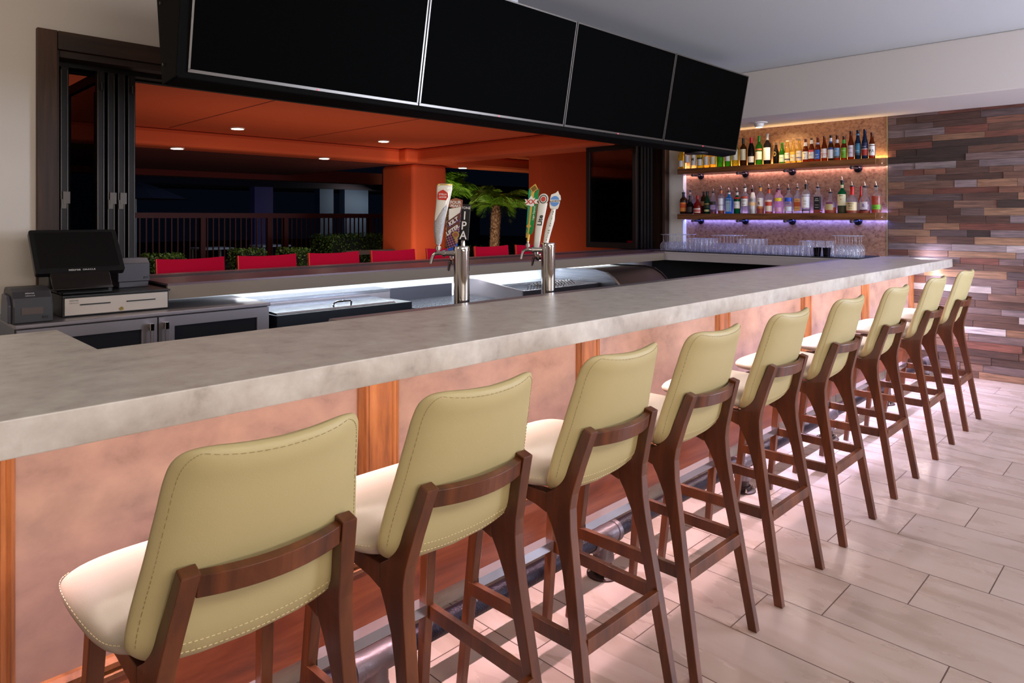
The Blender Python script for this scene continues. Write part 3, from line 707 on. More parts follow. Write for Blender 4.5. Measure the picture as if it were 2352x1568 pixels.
# insulated ice bin
ib = thing('ice_bin', 'stainless ice bin with a looped lid handle and dark front beside the cooler', 'ice bin', (2.5, 4.2, 0))
build('body', MB().box(1.985, 3.02, 4.02, 4.40, .10, .868), mat('bin_navy', lin(14,20,30), .35, .2), ib, world=True, bevel=.004)
build('lid', MB().prism([(4.05,.869),(4.40,.869),(4.40,.893),(4.07,.878)][::-1], 'x', 2.0, 2.90), mat('bin_lid_steel', lin(52,56,64), .22, 1), ib, world=True, bevel=.002)
build('handle', MB().tube([(2.44,4.13,.880),(2.445,4.12,.900),(2.46,4.11,.908),(2.56,4.11,.908),(2.575,4.12,.900),(2.58,4.13,.880)], .006, 8), M_chrome, ib, world=True, smooth=True)
sl = thing('speed_shelf', 'stainless box shelf behind the ice bin', 'shelf', (2.55, 4.5, .5))
build('top', MB().box(1.975, 3.10, 4.41, 4.622, .905, .93), M_steel, sl, world=True, bevel=.003)
build('front', MB().box(1.975, 3.10, 4.41, 4.43, .10, .905), M_steel_matte, sl, world=True)
# drainboard
db = thing('drainboard', 'ribbed stainless drainboard with a splash panel behind the first beer tower', 'drainboard', (3.6, 4.2, 0))
build('tray', MB().box(3.12, 4.05, 3.78, 4.60, .10, .79), M_steel_dark, db, world=True)
R = MB(); x = 3.14
while x < 4.03: R.beam((x, 3.80, .794), (x, 4.59, .794), .012, .010); x += .028
build('ribs', R, M_steel, db, world=True)
build('splash_panel', MB().box(3.13, 3.885, 4.60, 4.612, .79, .905), M_steel_dark, db, world=True)
build('front_lip', MB().box(3.12,4.05,3.765,3.78,.74,.80), M_steel_dark, db, world=True)
# three bay sink
sk = thing('bar_sink', 'stainless sink unit with a dark satin front right of the first beer tower', 'sink', (4.8, 4.2, 0))
build('front', MB().box(4.07, 5.06, 3.90, 3.92, .35, .872), mat('sink_front', lin(74,70,74), .35, .7), sk, world=True, bevel=.004)
build('side_panel', MB().prism([(3.91,.10),(4.61,.10),(4.61,.935),(4.45,.935),(3.91,.875)][::-1], 'x', 4.055, 4.072), M_steel_matte, sk, world=True)
build('side_panel', MB().box(5.05,5.062,3.91,4.61,.10,.875), M_steel_matte, sk, world=True)
build('basin', MB().box(4.10, 4.55, 3.95, 4.45, .60, .61).box(4.6,5.03,3.95,4.45,.60,.61), M_steel, sk, world=True)
build('rim', MB().box(4.07,5.06,3.92,3.96,.850,.868).box(4.07,5.06,4.45,4.61,.850,.868), M_steel, sk, world=True)
R = MB()
for i in range(13): R.tube([(4.5+i*.042,4.12,.80),(4.5+i*.042,4.14,.86),(4.5+i*.042,4.20,.89),(4.5+i*.042,4.26,.86),(4.5+i*.042,4.28,.80)], .0035, 6)
build('glass_rack', R, M_chrome, sk, world=True)
build('latch', MB().box(4.80,4.84,3.885,3.90,.80,.825), M_chrome, sk, world=True)
# curved chest
gc = thing('glass_chiller', 'dark curved-lid chest with steel end panels at the right end of the window counter', 'chiller', (5.55, 4.0, 0))
cp = [(4.24,.990),(3.95,.992),(3.84,.975),(3.76,.930),(3.69,.865),(3.63,.78),(3.60,.68),(3.60,.10),(4.60,.10),(4.60,.990)]
build('lid', MB().prism([(a, b-.012) for a, b in cp][::-1], 'x', 5.12, 5.90), mat('chest_lid', lin(40,32,30), .4, .2), gc, world=True, smooth=True)
build('end_panel', MB().prism(cp[::-1], 'x', 5.085, 5.12), M_steel, gc, world=True)
build('end_panel', MB().prism(cp[::-1], 'x', 5.90, 5.92), M_alu_dark, gc, world=True)

# end counter by the bottle shelves
ec = thing('end_counter', 'pale stone counter along the end wall below the bottle shelves', 'counter', (7.1, 3.4, 0))
build('top', MB().box(6.732, XW-.016, 2.29, 4.405, 1.075, 1.09), M_endfascia, ec, world=True, bevel=.002)
build('fascia', MB().box(6.734, 6.76, 2.29, 4.26, .998, 1.075), M_endfascia, ec, world=True, bevel=.002)
cb = build('cabinet', MB().box(6.86, 7.47, 2.30, 4.50, .05, 1.07), M_dark_cab, ec, world=True)
build('knob', MB().tube([(6.825,3.45,.92),(6.86,3.45,.92)], .012, 12), M_chrome, cb, world=True, smooth=True)
single('bar_mat', 'ribbed black rubber mat under the upturned glasses', 'bar mat', MB().box(6.765, 7.38, 2.20, 4.40, 1.0905, 1.098), M_mat)

# ================================================================== BOTTLE SHELVES
M_shelf = noise_mat('fir_shelf_wood', [lin(66,36,18), lin(110,66,34), lin(142,92,50)], (9,1.0,12), .45, 6, 1.2, nscale=1.5)
for z0, nm in ((1.998,'upper'), (1.459,'lower')):
    t = thing('wooden_shelf', 'thick timber %s shelf of bottles, lit along its back edge' % nm, 'shelf', (7.37, 3.3, z0))
    build('board', MB().box(7.25, 7.44, 3.347, 4.40, z0, z0+.062), M_shelf, t, world=True, bevel=.003)
    build('board', MB().box(7.25, 7.44, 2.30, 3.345, z0, z0+.062), M_shelf, t, world=True, bevel=.003)
    build('end_board', MB().box(7.2505, 7.44, 2.20, 2.299, z0, z0+.062), M_shelf, t, world=True, bevel=.002)
    build('led_strip', MB().box(7.452, 7.458, 2.2, 4.40, z0+.02, z0+.024), mat('shelf_led_' + nm, (1,.8,.6) if nm == 'upper' else (.6,.6,1), .5, emit=3), t, world=True)
    for y in (4.21, 3.645, 3.105, 2.43):
        zc = z0-.020
        p = build('pipe_bracket', MB().tube([(7.476,y,zc),(7.276,y,zc)], .0125, 12), M_pipe, t, world=True, smooth=True)
        build('cap', MB().tube([(7.268,y,zc),(7.272,y,zc),(7.288,y,zc)], [.012,.017,.017], 12), M_fitting, p, world=True, smooth=True)
        build('flange', MB().tube([(7.476,y,zc),(7.467,y,zc),(7.465,y,zc),(7.445,y,zc)], [.040,.040,.022,.020], 20), M_pipe, p, world=True, smooth=True)
dl = thing('shelf_downlight', 'white round eyeball ceiling lamp above the bottle shelves', 'ceiling lamp', (7.0, 3.262, ZS))
build('ring', MB().lathe([(.085,0),(.085,-.008),(.055,-.016)][::-1], 28, (7.0,3.262,ZS)), M_white, dl, world=True, smooth=True)
build('eyeball', MB().lathe([(.050,-.012),(.048,-.035),(.036,-.052)][::-1], 24, (7.0,3.262,ZS)), M_white, dl, world=True, smooth=True)
build('bulb', MB().lathe([(.034,-.0525),(.02,-.056)][::-1], 20, (7.0,3.262,ZS)), M_lampglow_s, dl, world=True)

G = {k: glassy('bottle_'+k, c, .74, .05, b) for k, c, b in (
 ('clear', (.93,.94,.96), .10), ('yellow', (.80,.68,.14), .18), ('straw', (.88,.74,.30), .16), ('ygreen', (.55,.58,.12), .2), ('green', (.12,.48,.06), .22), ('dkgreen', (.02,.12,.05), .5),
 ('amber', (.32,.085,.02), .25), ('brown', (.12,.045,.015), .5), ('black', (.025,.02,.02), .8), ('blue', (.12,.50,.88), .35), ('pink', (.96,.70,.84), .3), ('red', (.5,.05,.03), .35), ('teal', (.01,.26,.10), .45), ('whisky', (.62,.20,.03), .5), ('liqr', (.80,.20,.03), .5), ('navy', (.03,.05,.12), .75))}
SHAPES = {
 'wine': [(.93,0),(1,.02),(1,.58),(.93,.66),(.6,.72),(.37,.78),(.35,.97),(.40,.975),(.40,1)],
 'hock': [(.93,0),(1,.02),(1,.45),(.92,.56),(.6,.70),(.38,.82),(.35,.97),(.40,.975),(.40,1)],
 'beer': [(.93,0),(1,.02),(1,.50),(.90,.58),(.60,.70),(.48,.80),(.42,.95),(.46,.96),(.46,1)],
 'spirit': [(.95,0),(1,.02),(1,.66),(.94,.73),(.6,.79),(.36,.84),(.34,.97),(.40,.98),(.40,1)],
 'tall': [(.95,0),(1,.02),(1,.70),(.9,.76),(.5,.81),(.34,.86),(.32,.97),(.38,.98),(.38,1)],
 'long': [(.95,0),(1,.02),(1,.42),(.96,.54),(.78,.66),(.5,.78),(.40,.88),(.40,1)],
 'round': [(.80,0),(.97,.06),(1,.28),(.96,.46),(.80,.58),(.45,.68),(.28,.78),(.27,.97),(.34,.98),(.34,1)],
 'squat': [(.92,0),(1,.03),(1,.42),(.90,.54),(.55,.63),(.30,.72),(.28,.96),(.33,.97),(.33,1)],
}
M_pour = mat('steel_pourer', lin(214,208,206), .15, .9)
def rim(shape, r, h, z):
    P = SHAPES[shape]
    for (a, b), (c, d) in zip(P, P[1:]):
        if b <= z/h <= d: return r*(a + (c-a)*((z/h-b)/max(1e-6, d-b)))
    return r*P[-1][0]
def bottle(y, x, zb, shape, r, h, glass, label, lab, cap=None, capz=.80, liq=None, text=None, lab2=None, pour=False, group=None, tcol=None, tz=None, n=18, arc=1.25, name='bottle'):
    """lab = (z0, z1, colour) as shares of the height"""
    t = thing(name, label, 'bottle', (x, y, zb), group=group)
    c = (0,0,0)
    sq = shape == 'square'
    sh = 'spirit' if sq else shape
    prof = [(a*r, b*h) for a, b in SHAPES[sh]]
    def squareit(mb, k=.82):
        out = []
        for vx, vy, vz in mb.v:
            m_ = max(abs(vx), abs(vy)); q_ = math.hypot(vx, vy)
            f = 1 if q_ < .5*r else (q_/m_*.74)
            out.append((vx*f, vy*f, vz))
        mb.v = out; return mb
    mb = MB().lathe(prof, n if not sq else 24, c)
    if sq: squareit(mb)
    build('glass', mb, G[glass], t, smooth=True)
    if liq:
        z1 = liq[1]*h
        pr_l = [(rim(sh, r, h, q)*.93, q) for q in [h*.012] + [z1*i/5 for i in range(1, 6)]]
        mb = MB().lathe(pr_l, 16, c)
        if sq: squareit(mb)
        build('drink', mb, G[liq[0]], t, smooth=True)
    def band(z0, z1, col, nm):
        R = []
        zs = [z0 + (z1-z0)*i/4 for i in range(5)]
        A = [PI - arc + 2*arc*i/12 for i in range(13)]
        vs = []
        for z in zs:
            rr = rim(sh, r, h, z*h) + (.0006 if nm == 'label' else .0016)
            for a in A:
                px, py = rr*math.cos(a), rr*math.sin(a)
                if sq:
                    m_ = max(abs(px), abs(py)); f = rr/m_*.745; px, py = px*f, py*f
                vs.append((px, py, z*h))
        m2 = MB().add(vs, [(i*13+j, i*13+j+1, (i+1)*13+j+1, (i+1)*13+j) for i in range(4) for j in range(12)])
        return build(nm, m2, mat('lab_%d_%d_%d' % col, lin(*col), .55), t, smooth=180)
    if lab: band(lab[0], lab[1], lab[2], 'label')
    for b_ in (lab2 or []): band(b_[0], b_[1], b_[2], 'label_band')
    if cap:
        cp_ = [(rim(sh, r, h, z*h)+.0012, z*h) for z in (capz, (capz+.97)/2, .97)] + [(rim(sh, r, h, h)+.0016, h*.975), (rim(sh, r, h, h)+.0016, h+.002)]
        build('cap', MB().lathe(cp_, 14, c), mat('cap_%d_%d_%d' % cap, lin(*cap), .4), t, smooth=True)
    if pour:
        rr = rim(sh, r, h, h)
        pb = build('pourer', MB().lathe([(rr*.8,h),(rr*1.2,h+.006),(rr*1.2,h+.014),(.005,h+.02)], 12, c), mat('pourer_collar', lin(40,34,40), .3, .3), t, smooth=True)
        build('spout', MB().tube([(0,0,h+.015),(0,.0,h+.035),(-.002,.006,h+.056)], [.0045,.0035,.0028], 8), M_pour, pb)
    if text:
        for tx, tzv, ts, tc in text:
            rr = (rim(sh, r, h, tzv*h)+.0012) * (1 if not sq else .76)
            if sq: lettering(tx, (-rr, 0, tzv*h), (0,-1,0), (0,0,1), ts, mat('ink_%d_%d_%d' % tc, lin(*tc), .6), t, bold=.02, world=False)
            else: lettering(tx, (0,0,tzv*h), (0,-1,0), (0,0,1), ts, mat('ink_%d_%d_%d' % tc, lin(*tc), .6), t, bold=.02, bend=rr, world=False)
    return t
W_, CR, BK = (232,228,220), (228,214,176), (24,22,24)
ZU, ZL = 2.061, 1.522
XS = 7.335
up = [
 (4.392,'hock',.038,.30,'yellow','slender yellow wine bottle with a low pale label, left end of upper shelf',(.10,.34,W_),None),
 (4.310,'wine',.038,.31,'clear','clear wine bottle with a dark round seal over its label',(.24,.52,(214,208,212)),None),
 (4.225,'wine',.036,.31,'clear','clear bottle with a narrow upright label on the upper shelf',(.12,.62,(226,220,214)),None),
 (4.142,'wine',.037,.31,'ygreen','olive wine bottle with a dark-topped white label on the upper shelf',(.10,.40,W_),None),
 (4.058,'wine',.037,.31,'straw','golden wine bottle with a small white label just left of the slope-shouldered one',(.10,.42,(222,216,206)),None),
 (3.975,'hock',.038,.31,'straw','golden slope-shouldered bottle with a cream label just left of the green bottles',(.12,.40,CR),None),
 (3.885,'wine',.039,.31,'green','green wine bottle with a white oval label beneath the screen corner',(.42,.76,W_),None),
 (3.790,'wine',.038,.31,'green','green wine bottle with a tall arched white label beneath the screen corner',(.20,.70,(224,222,214)),None),
 (3.697,'wine',.038,.31,'ygreen','olive wine bottle with a tall cream label at the screen corner',(.22,.72,(226,220,200)),None),
 (3.602,'wine',.038,.31,'brown','brown wine bottle with a cream label and black neck',(.20,.60,CR),(20,14,12)),
 (3.509,'long',.038,.31,'black','dark burgundy-shaped bottle with a red neck and low white label',(.10,.32,(236,230,224)),(190,20,40)),
 (3.418,'wine',.038,.32,'green','bright green wine bottle with a square white label',(.18,.46,W_),(30,130,20)),
 (3.324,'wine',.040,.335,'black','tall black wine bottle with a large white label and silver neck',(.14,.55,(238,236,232)),(150,146,150)),
]
for y, shp, r, h, g, lb, la, cp_ in up:
    l2 = []
    if y == 4.142: l2 = [(.34,.40,(50,50,54))]
    if y == 4.310: l2 = [(.58,.66,(120,40,36)),(.235,.25,(190,70,60))]
    if y == 3.418: l2 = [(.50,.56,(190,110,80))]
    bottle(y, XS, ZU, shp, r, h, g, lb, la, cap=cp_, capz=.80, lab2=l2, text=[('M', .30, .05, (60,56,60))] if y == 4.225 else None)
bt_ = bottle(3.226, XS, ZU, 'beer', .030, .232, 'black', 'small black stout bottle with a gold harp emblem', None, cap=(96,84,80), capz=.9)
lettering('D', (-.0308,0,.085), (0,-1,0), (.0,.0,1), .07, mat('gold_ink', lin(200,170,110), .4), bt_, name='emblem', world=False, stretch=.6)
beers = [
 (3.159,'green','small green beer bottle with a white oval label',(.08,.42,(220,236,206)),None,(40,120,20),[],[('Heineken',.26,.011,(20,60,20))],.225),
 (3.100,'straw','small clear beer bottle with a white label and blue writing, leftmost gold one',(.08,.46,(230,220,196)),None,(210,200,180),[(.14,.20,(90,80,90))],[('CORONA',.36,.011,(60,60,110))],.245),
 (3.038,'straw','small clear beer bottle with a yellow-topped label, middle of three gold ones',(.08,.48,(240,224,180)),(.8,(120,84,40)),(150,110,60),[(.36,.48,(236,180,60))],[('Pacifico',.22,.012,(170,80,50))],.248),
 (2.975,'straw','small clear beer bottle with a pale banded label, rightmost gold one',(.08,.50,(226,214,196)),None,(120,100,80),[(.18,.24,(130,120,140))],[('MODELO',.38,.010,(90,80,90))],.25),
 (2.907,'amber','brown beer bottle with a white label and a dark medallion',(.12,.46,(226,222,216)),None,(70,24,16),[(.70,.86,(214,210,208))],[('LITE',.36,.015,(50,46,60)),('O',.17,.018,(150,90,40))],.245),
 (2.844,'amber','brown beer bottle with a white label topped by a red crest',(.14,.50,(214,210,212)),None,(80,60,50),[(.76,.92,(210,206,206)),(.42,.50,(190,50,60))],[('Coors',.28,.014,(90,80,120))],.25),
 (2.781,'amber','brown beer bottle with a solid blue label',(.10,.48,(20,80,170)),None,(110,44,20),[(.70,.78,(150,150,190))],[('BUD',.26,.015,(220,228,240)),('LIGHT',.16,.013,(220,228,240))],.255),
 (2.715,'amber','brown beer bottle with a white label and red bands, right of the blue one',(.13,.50,(226,214,214)),None,(110,50,30),[(.28,.30,(180,60,60))],[('Budweiser',.22,.010,(150,30,40))],.26),
 (2.649,'brown','dark beer bottle with a white oval and navy shoulder label',(.10,.52,(220,220,228)),None,(30,26,30),[(.44,.52,(50,60,120)),(.76,.90,(216,218,232)),(.70,.75,(40,60,140))],None,.262),
 (2.587,'amber','brown beer bottle with a blue moon landscape label',(.10,.50,(120,160,200)),None,(60,30,20),[(.10,.18,(90,90,90)),(.70,.84,(200,196,196))],[('BLUE',.36,.012,(240,240,240))],.256),
 (2.521,'amber','brown beer bottle with a lime green label and green neck',(.09,.52,(110,170,40)),None,(70,40,24),[(.70,.86,(60,170,60))],[('STONE',.38,.011,(240,244,220)),('IPA',.22,.018,(60,110,30))],.242),
 (2.454,'amber','brown long-neck bottle with a white and purple lettered label',(.10,.50,(214,200,210)),None,(60,30,20),[],[('VOO',.38,.018,(110,40,90)),('DOO',.22,.018,(110,40,90))],.288),
 (2.388,'navy','dark long-neck bottle with a teal blue label',(.14,.54,(60,120,150)),None,(24,22,30),[(.14,.22,(60,70,84)),(.82,.88,(70,120,160))],[('ROAD',.28,.013,(210,220,226))],.292),
 (2.323,'navy','dark long-neck bottle with a navy and red label',(.10,.54,(40,40,84)),None,(60,16,16),[(.12,.32,(170,50,44)),(.32,.345,(220,200,200))],[('RANGER',.40,.010,(200,204,230))],.296),
 (2.257,'amber','brown bottle with big black letters on white, right end of upper shelf',(.10,.56,(228,224,222)),None,(80,36,26),[(.09,.12,(180,60,60))],[('IPA',.24,.040,(20,18,20))],.256),
]
for y, g, lb, la, _, cp_, l2, tx, h in beers:
    bottle(y, XS, ZU, 'beer', .030, h, g, lb, la, cap=cp_, capz=.955, lab2=l2, text=tx)
# lower shelf, spirits with pourers
bottle(4.358, XS-.01, ZL, 'spirit', .042, .245, 'brown', 'dark bottle with a bright orange fruit label, left end of lower shelf', (.12,.56,(240,150,70)), cap=BK, capz=.82, lab2=[(.56,.64,(50,36,30)),(.30,.50,(224,90,40))], pour=True)
bottle(4.312, XS+.07, ZL, 'spirit', .034, .285, 'clear', 'clear bottle with a dark stopper tucked behind the orange-label bottle', (.12,.6,(120,112,84)), cap=(60,50,70), capz=.90)
bottle(4.258, XS-.03, ZL, 'round', .042, .205, 'black', 'round dark decanter bottle with a faint crest on the lower shelf', (.10,.40,(60,44,44)), cap=(40,20,18), capz=.70, pour=True)
bottle(4.160, XS-.03, ZL, 'squat', .046, .215, 'red', 'squat red-necked bottle with a low white and red label', (.06,.30,(230,210,200)), cap=(170,30,20), capz=.80, lab2=[(.10,.24,(190,90,80))])
bottle(4.118, XS+.04, ZL, 'spirit', .034, .262, 'brown', 'brown bottle with a picture label behind the red-necked one', (.36,.56,(190,150,110)), cap=(44,30,26), capz=.88)
bottle(4.045, XS-.01, ZL, 'long', .034, .262, 'dkgreen', 'dark green tapered bottle with a gold crest and pale lower band', (.26,.44,(40,52,30)), cap=(24,30,24), capz=.82, lab2=[(.10,.19,(200,196,140)),(.42,.46,(180,160,80))])
bottle(3.968, XS-.01, ZL, 'long', .038, .245, 'clear', 'clear bottle with a slanting black label and a little pink liquor', (.42,.58,(50,34,30)), cap=None, pour=True, liq=('red', .10), lab2=[(.08,.20,(90,50,90))])
bottle(3.912, XS+.075, ZL, 'spirit', .026, .235, 'clear', 'clear bottle with a dark red stopper half hidden between two others', None, cap=(110,20,50), capz=.86, pour=True, liq=('liqr', .25))
bottle(3.868, XS-.01, ZL, 'spirit', .038, .268, 'clear', 'clear bottle with an orange collar, tall white label and amber base', (.14,.66,(236,232,238)), cap=(214,120,60), capz=.87, pour=True, liq=('liqr', .13), lab2=[(.36,.38,(100,70,90))])
bottle(3.770, XS-.01, ZL, 'square', .044, .240, 'blue', 'bright blue square gin bottle with a pale arched label', (.10,.72,(170,200,226)), cap=(230,226,220), capz=.93, pour=True, text=[('BOMBAY',.64,.009,(40,50,80)),('SAPPHIRE',.48,.008,(40,50,80))])
bottle(3.672, XS-.01, ZL, 'spirit', .039, .238, 'teal', 'round-shouldered green gin bottle with a red seal and white label', (.26,.58,(232,232,232)), cap=(226,224,216), capz=.88, pour=True, lab2=[(.24,.26,(170,160,110)),(.70,.78,(170,30,30))], text=[('TANQUERAY',.44,.008,(60,70,60))])
bottle(3.577, XS-.01, ZL, 'spirit', .041, .285, 'clear', 'clear rum bottle with a red bat roundel on its white label', (.30,.58,(240,240,244)), cap=(234,230,226), capz=.87, pour=True, lab2=[(.60,.68,(190,80,60))], text=[('BACARDI',.48,.013,(40,36,50)),('SUPERIOR',.35,.009,(40,36,50))])
bottle(3.487, XS-.01, ZL, 'long', .041, .262, 'clear', 'opaque white coconut rum bottle with a brown collar', (.0,.90,(240,238,242)), cap=(90,30,24), capz=.92, pour=True, arc=3.1, lab2=[(.34,.48,(236,200,150))], text=[('MALIBU',.56,.014,(30,26,30))])
bottle(3.398, XS-.01, ZL, 'spirit', .039, .285, 'clear', 'clear bottle with a caped figure on a white label over amber liquor', (.22,.60,(234,228,226)), cap=(214,150,60), capz=.87, pour=True, liq=('liqr', .24), lab2=[(.20,.28,(190,120,60))], text=[('CAPTAIN',.54,.008,(110,40,30)),('R',.34,.045,(90,30,24))])
bottle(3.300, XS-.01, ZL, 'spirit', .041, .265, 'clear', 'clear bottle with a red oval on its white label and an orange collar', (.10,.56,(236,222,206)), cap=(200,80,34), capz=.84, pour=True, liq=('liqr', .08), lab2=[(.32,.48,(200,70,48))])
bottle(3.240, XS+.07, ZL, 'spirit', .028, .275, 'pink', 'pink bottle with a crimson stopper behind the yellow-label bottle', None, cap=(150,20,60), capz=.86)
bottle(3.188, XS-.01, ZL, 'spirit', .043, .255, 'pink', 'pale pink frosted vodka bottle with a yellow label', (.52,.66,(240,214,60)), pour=True, lab2=[(.08,.26,(226,170,214))], text=[('ABSOLUT',.42,.011,(150,60,110))])
bottle(3.083, XS-.01, ZL, 'spirit', .043, .255, 'clear', 'clear vodka bottle with a royal blue label', (.50,.66,(50,90,200)), pour=True, lab2=[(.10,.28,(214,220,236))], text=[('ABSOLUT',.40,.012,(40,60,140))])
bottle(3.030, XS+.075, ZL, 'spirit', .026, .262, 'clear', 'thin clear bottle with a pourer behind the blue-label vodka', None, pour=True)
bottle(2.985, XS-.01, ZL, 'square', .042, .262, 'clear', 'clear square bottle with a tan craft-paper label', (.10,.60,(216,160,104)), cap=(180,120,90), capz=.94, pour=True, lab2=[(.28,.46,(180,80,40))], text=[("TITO'S",.50,.014,(110,60,40)),('Handmade',.20,.010,(90,56,40))])
bottle(2.898, XS-.01, ZL, 'tall', .042, .295, 'clear', 'tallest clear vodka bottle with a white label and red square', (.20,.60,(240,238,242)), cap=(44,30,24), capz=.86, pour=True, lab2=[(.09,.14,(50,40,60)),(.62,.68,(200,200,210))], text=[('KETEL',.42,.012,(110,40,60)),('ONE',.32,.012,(110,40,60))])
bottle(2.775, XS-.01, ZL, 'square', .046, .262, 'clear', 'square whiskey bottle with a black label and red-amber base', (.14,.66,(28,26,32)), pour=True, liq=('liqr', .14), text=[("JACK",.56,.012,(230,230,236)),("DANIEL'S",.49,.010,(230,230,236)),('Tennessee',.32,.009,(210,210,216)),('WHISKEY',.22,.010,(210,210,216))])
bottle(2.650, XS-.01, ZL, 'squat', .056, .205, 'clear', 'squat faceted bottle with a gold oval label over amber whisky', (.16,.56,(196,176,132)), pour=True, liq=('liqr', .30), lab2=[(.46,.56,(110,50,90))], arc=.75)
bottle(2.535, XS-.01, ZL, 'wine', .042, .320, 'teal', 'tall green whiskey bottle with a broad cream label and dark base', (.24,.60,(236,228,190)), cap=(44,24,16), capz=.94, pour=True, lab2=[(.02,.22,(60,56,30)),(.80,.90,(226,220,180))], text=[('JAMESON',.54,.011,(60,40,30)),('8',.42,.016,(120,60,30))])
bottle(2.432, XS-.03, ZL, 'squat', .054, .262, 'clear', 'square-bodied bourbon bottle with red dripped wax and a cream label', (.10,.42,(226,204,160)), cap=(200,24,24), capz=.70, pour=True, liq=('liqr', .12), text=[("Maker's",.34,.018,(90,60,44)),('Mark',.25,.018,(90,60,44)),('WHISKY',.17,.010,(120,80,60))])
bottle(2.385, XS+.080, ZL, 'squat', .026, .270, 'whisky', 'second red-waxed bourbon bottle set behind the first', (.10,.40,(220,200,160)), cap=(180,16,24), capz=.66)
bottle(2.318, XS-.01, ZL, 'round', .056, .255, 'clear', 'round flask-shaped bottle with a pale horse label and dark base', (.14,.44,(206,190,200)), pour=True, liq=('liqr', .10), lab2=[(.08,.13,(70,20,30))], arc=.7, text=[('&',.24,.045,(120,110,160))])
bottle(2.214, XS-.01, ZL, 'spirit', .045, .255, 'clear', 'amber whiskey bottle with a bright green band, right end of lower shelf', (.14,.32,(110,170,40)), pour=True, liq=('liqr', .66), text=[('BULLEIT',.20,.011,(50,90,20))])

# ================================================================== BEER TOWERS
ROTV = -math.radians(45.2)
def loft(rows, n=20, e=1.0):
    """rows: (z, x, y, halfw, halfd)"""
    R = []
    for z, x, y, a, b in rows:
        R.append([(x+a*sgp(math.cos(2*PI*j/n), e), y+b*sgp(math.sin(2*PI*j/n), e), z) for j in range(n)])
    return MB().rings(R)
M_cream = mat('cream_porcelain', lin(236,230,218), .18, coat=.5)
M_txt_w = mat('white_ink', lin(236,232,226), .5); M_txt_k = mat('black_ink', lin(24,24,28), .5)
M_txt_r = mat('red_ink', lin(196,48,36), .4); M_gold = mat('gold_edge', lin(206,172,80), .3, .5)
M_kbrown = mat('kilt_brown', lin(96,44,34), .5); M_kblue = mat('kilt_blue', lin(40,90,190), .4); M_ktan = mat('hex_copper_brown', lin(150,84,54), .5)
def plaid_mat():
    m, nt, b = new_mat('plaid_print'); L = nt.links; N = nt.nodes
    tc = N.new('ShaderNodeTexCoord'); mp = N.new('ShaderNodeMapping'); mp.inputs['Rotation'].default_value = (0, .35, 0); mp.inputs['Scale'].default_value = (90,90,90)
    L.new(tc.outputs['Object'], mp.inputs[0]); sp = N.new('ShaderNodeSeparateXYZ'); L.new(mp.outputs[0], sp.inputs[0])
    def stripe(o):
        a = N.new('ShaderNodeMath'); a.operation = 'FRACT'; L.new(o, a.inputs[0]); c = N.new('ShaderNodeMath'); c.operation = 'LESS_THAN'; L.new(a.outputs[0], c.inputs[0]); c.inputs[1].default_value = .28; return c.outputs[0]
    a = N.new('ShaderNodeMath'); a.operation = 'ADD'; L.new(stripe(sp.outputs[0]), a.inputs[0]); L.new(stripe(sp.outputs[2]), a.inputs[1])
    r = N.new('ShaderNodeValToRGB'); r.color_ramp.interpolation = 'CONSTANT'; h = N.new('ShaderNodeMath'); h.operation = 'DIVIDE'; L.new(a.outputs[0], h.inputs[0]); h.inputs[1].default_value = 2.0
    L.new(h.outputs[0], r.inputs[0]); e = r.color_ramp.elements; e[0].color = (*lin(44,34,84),1); e[1].position = .4; e[1].color = (*lin(150,50,54),1); q = e.new(.9); q.color = (*lin(200,190,190),1)
    L.new(r.outputs[0], b.inputs['Base Color']); b.inputs['Roughness'].default_value = .45; return m
M_plaid = plaid_mat()
def faucet(t, ang, z, reach=.112):
    """ang: direction in tower coords (0 = picture right, 90 = away)"""
    a = math.radians(ang); c, s = math.cos(a), math.sin(a); P = lambda r, zz: (c*r, s*r, zz)
    f = build('faucet', MB().tube([P(.030,z),P(.045,z),P(.0451,z),P(.085,z)], [.015,.015,.0125,.0125], 14).tube([P(.074,z),P(.075,z),P(.088,z),P(.089,z)], [.012,.018,.018,.012], 14)
              .tube([P(.088,z),P(reach-.004,z+.002),P(reach+.016,z-.003)], [.009,.011,.008], 12), M_chrome, t, smooth=True)
    build('spout', MB().tube([P(reach+.010,z),P(reach+.020,z-.008),P(reach+.026,z-.022),P(reach+.032,z-.048)], [.0085,.0085,.0075,.007], 12), M_chrome, f, smooth=True)
    build('collar', MB().tube([P(reach-.004,z+.006),P(reach-.004,z+.016),P(reach-.004,z+.017),P(reach-.004,z+.032),P(reach-.004,z+.033),P(reach-.004,z+.046)], [.009,.009,.0135,.0125,.007,.007], 14), M_chrome, f, smooth=True)
    return (c*(reach-.004), s*(reach-.004), z+.044)
def tower(x, y, label):
    t = thing('beer_tower', label, 'beer tower', (x, y, .965), ROTV)
    h = 1.344-.965
    build('column', MB().lathe([(.0365,.004),(.0365,h-.022)], 40).lathe([(.0375,h-.022),(.0375,h-.006),(.034,h)], 40), M_chrome, t, smooth=True)
    build('base_flange', MB().lathe([(.043,0),(.043,.006),(.040,.012)], 36), M_chrome, t, smooth=True)
    return t
Z0 = .965
t1 = tower(2.099, 2.415, 'chrome three-tap beer tower on the left, with a tall white and silver tap handle')
b = faucet(t1, 180, 1.310-Z0)
X, Y, Z = b
hh_z1 = Z
h1 = build('tap_handle', loft([(Z,X,Y,.010,.010),(Z+.012,X,Y,.014,.012),(Z+.06,X-.002,Y,.022,.016),(Z+.12,X,Y,.026,.018),(Z+.17,X+.006,Y,.029,.018),(Z+.215,X+.011,Y,.033,.017),(Z+.255,X+.013,Y,.037,.015),(Z+.275,X+.013,Y,.036,.013),(Z+.279,X+.013,Y,.030,.010)], 24, .8), M_cream, t1, smooth=180)
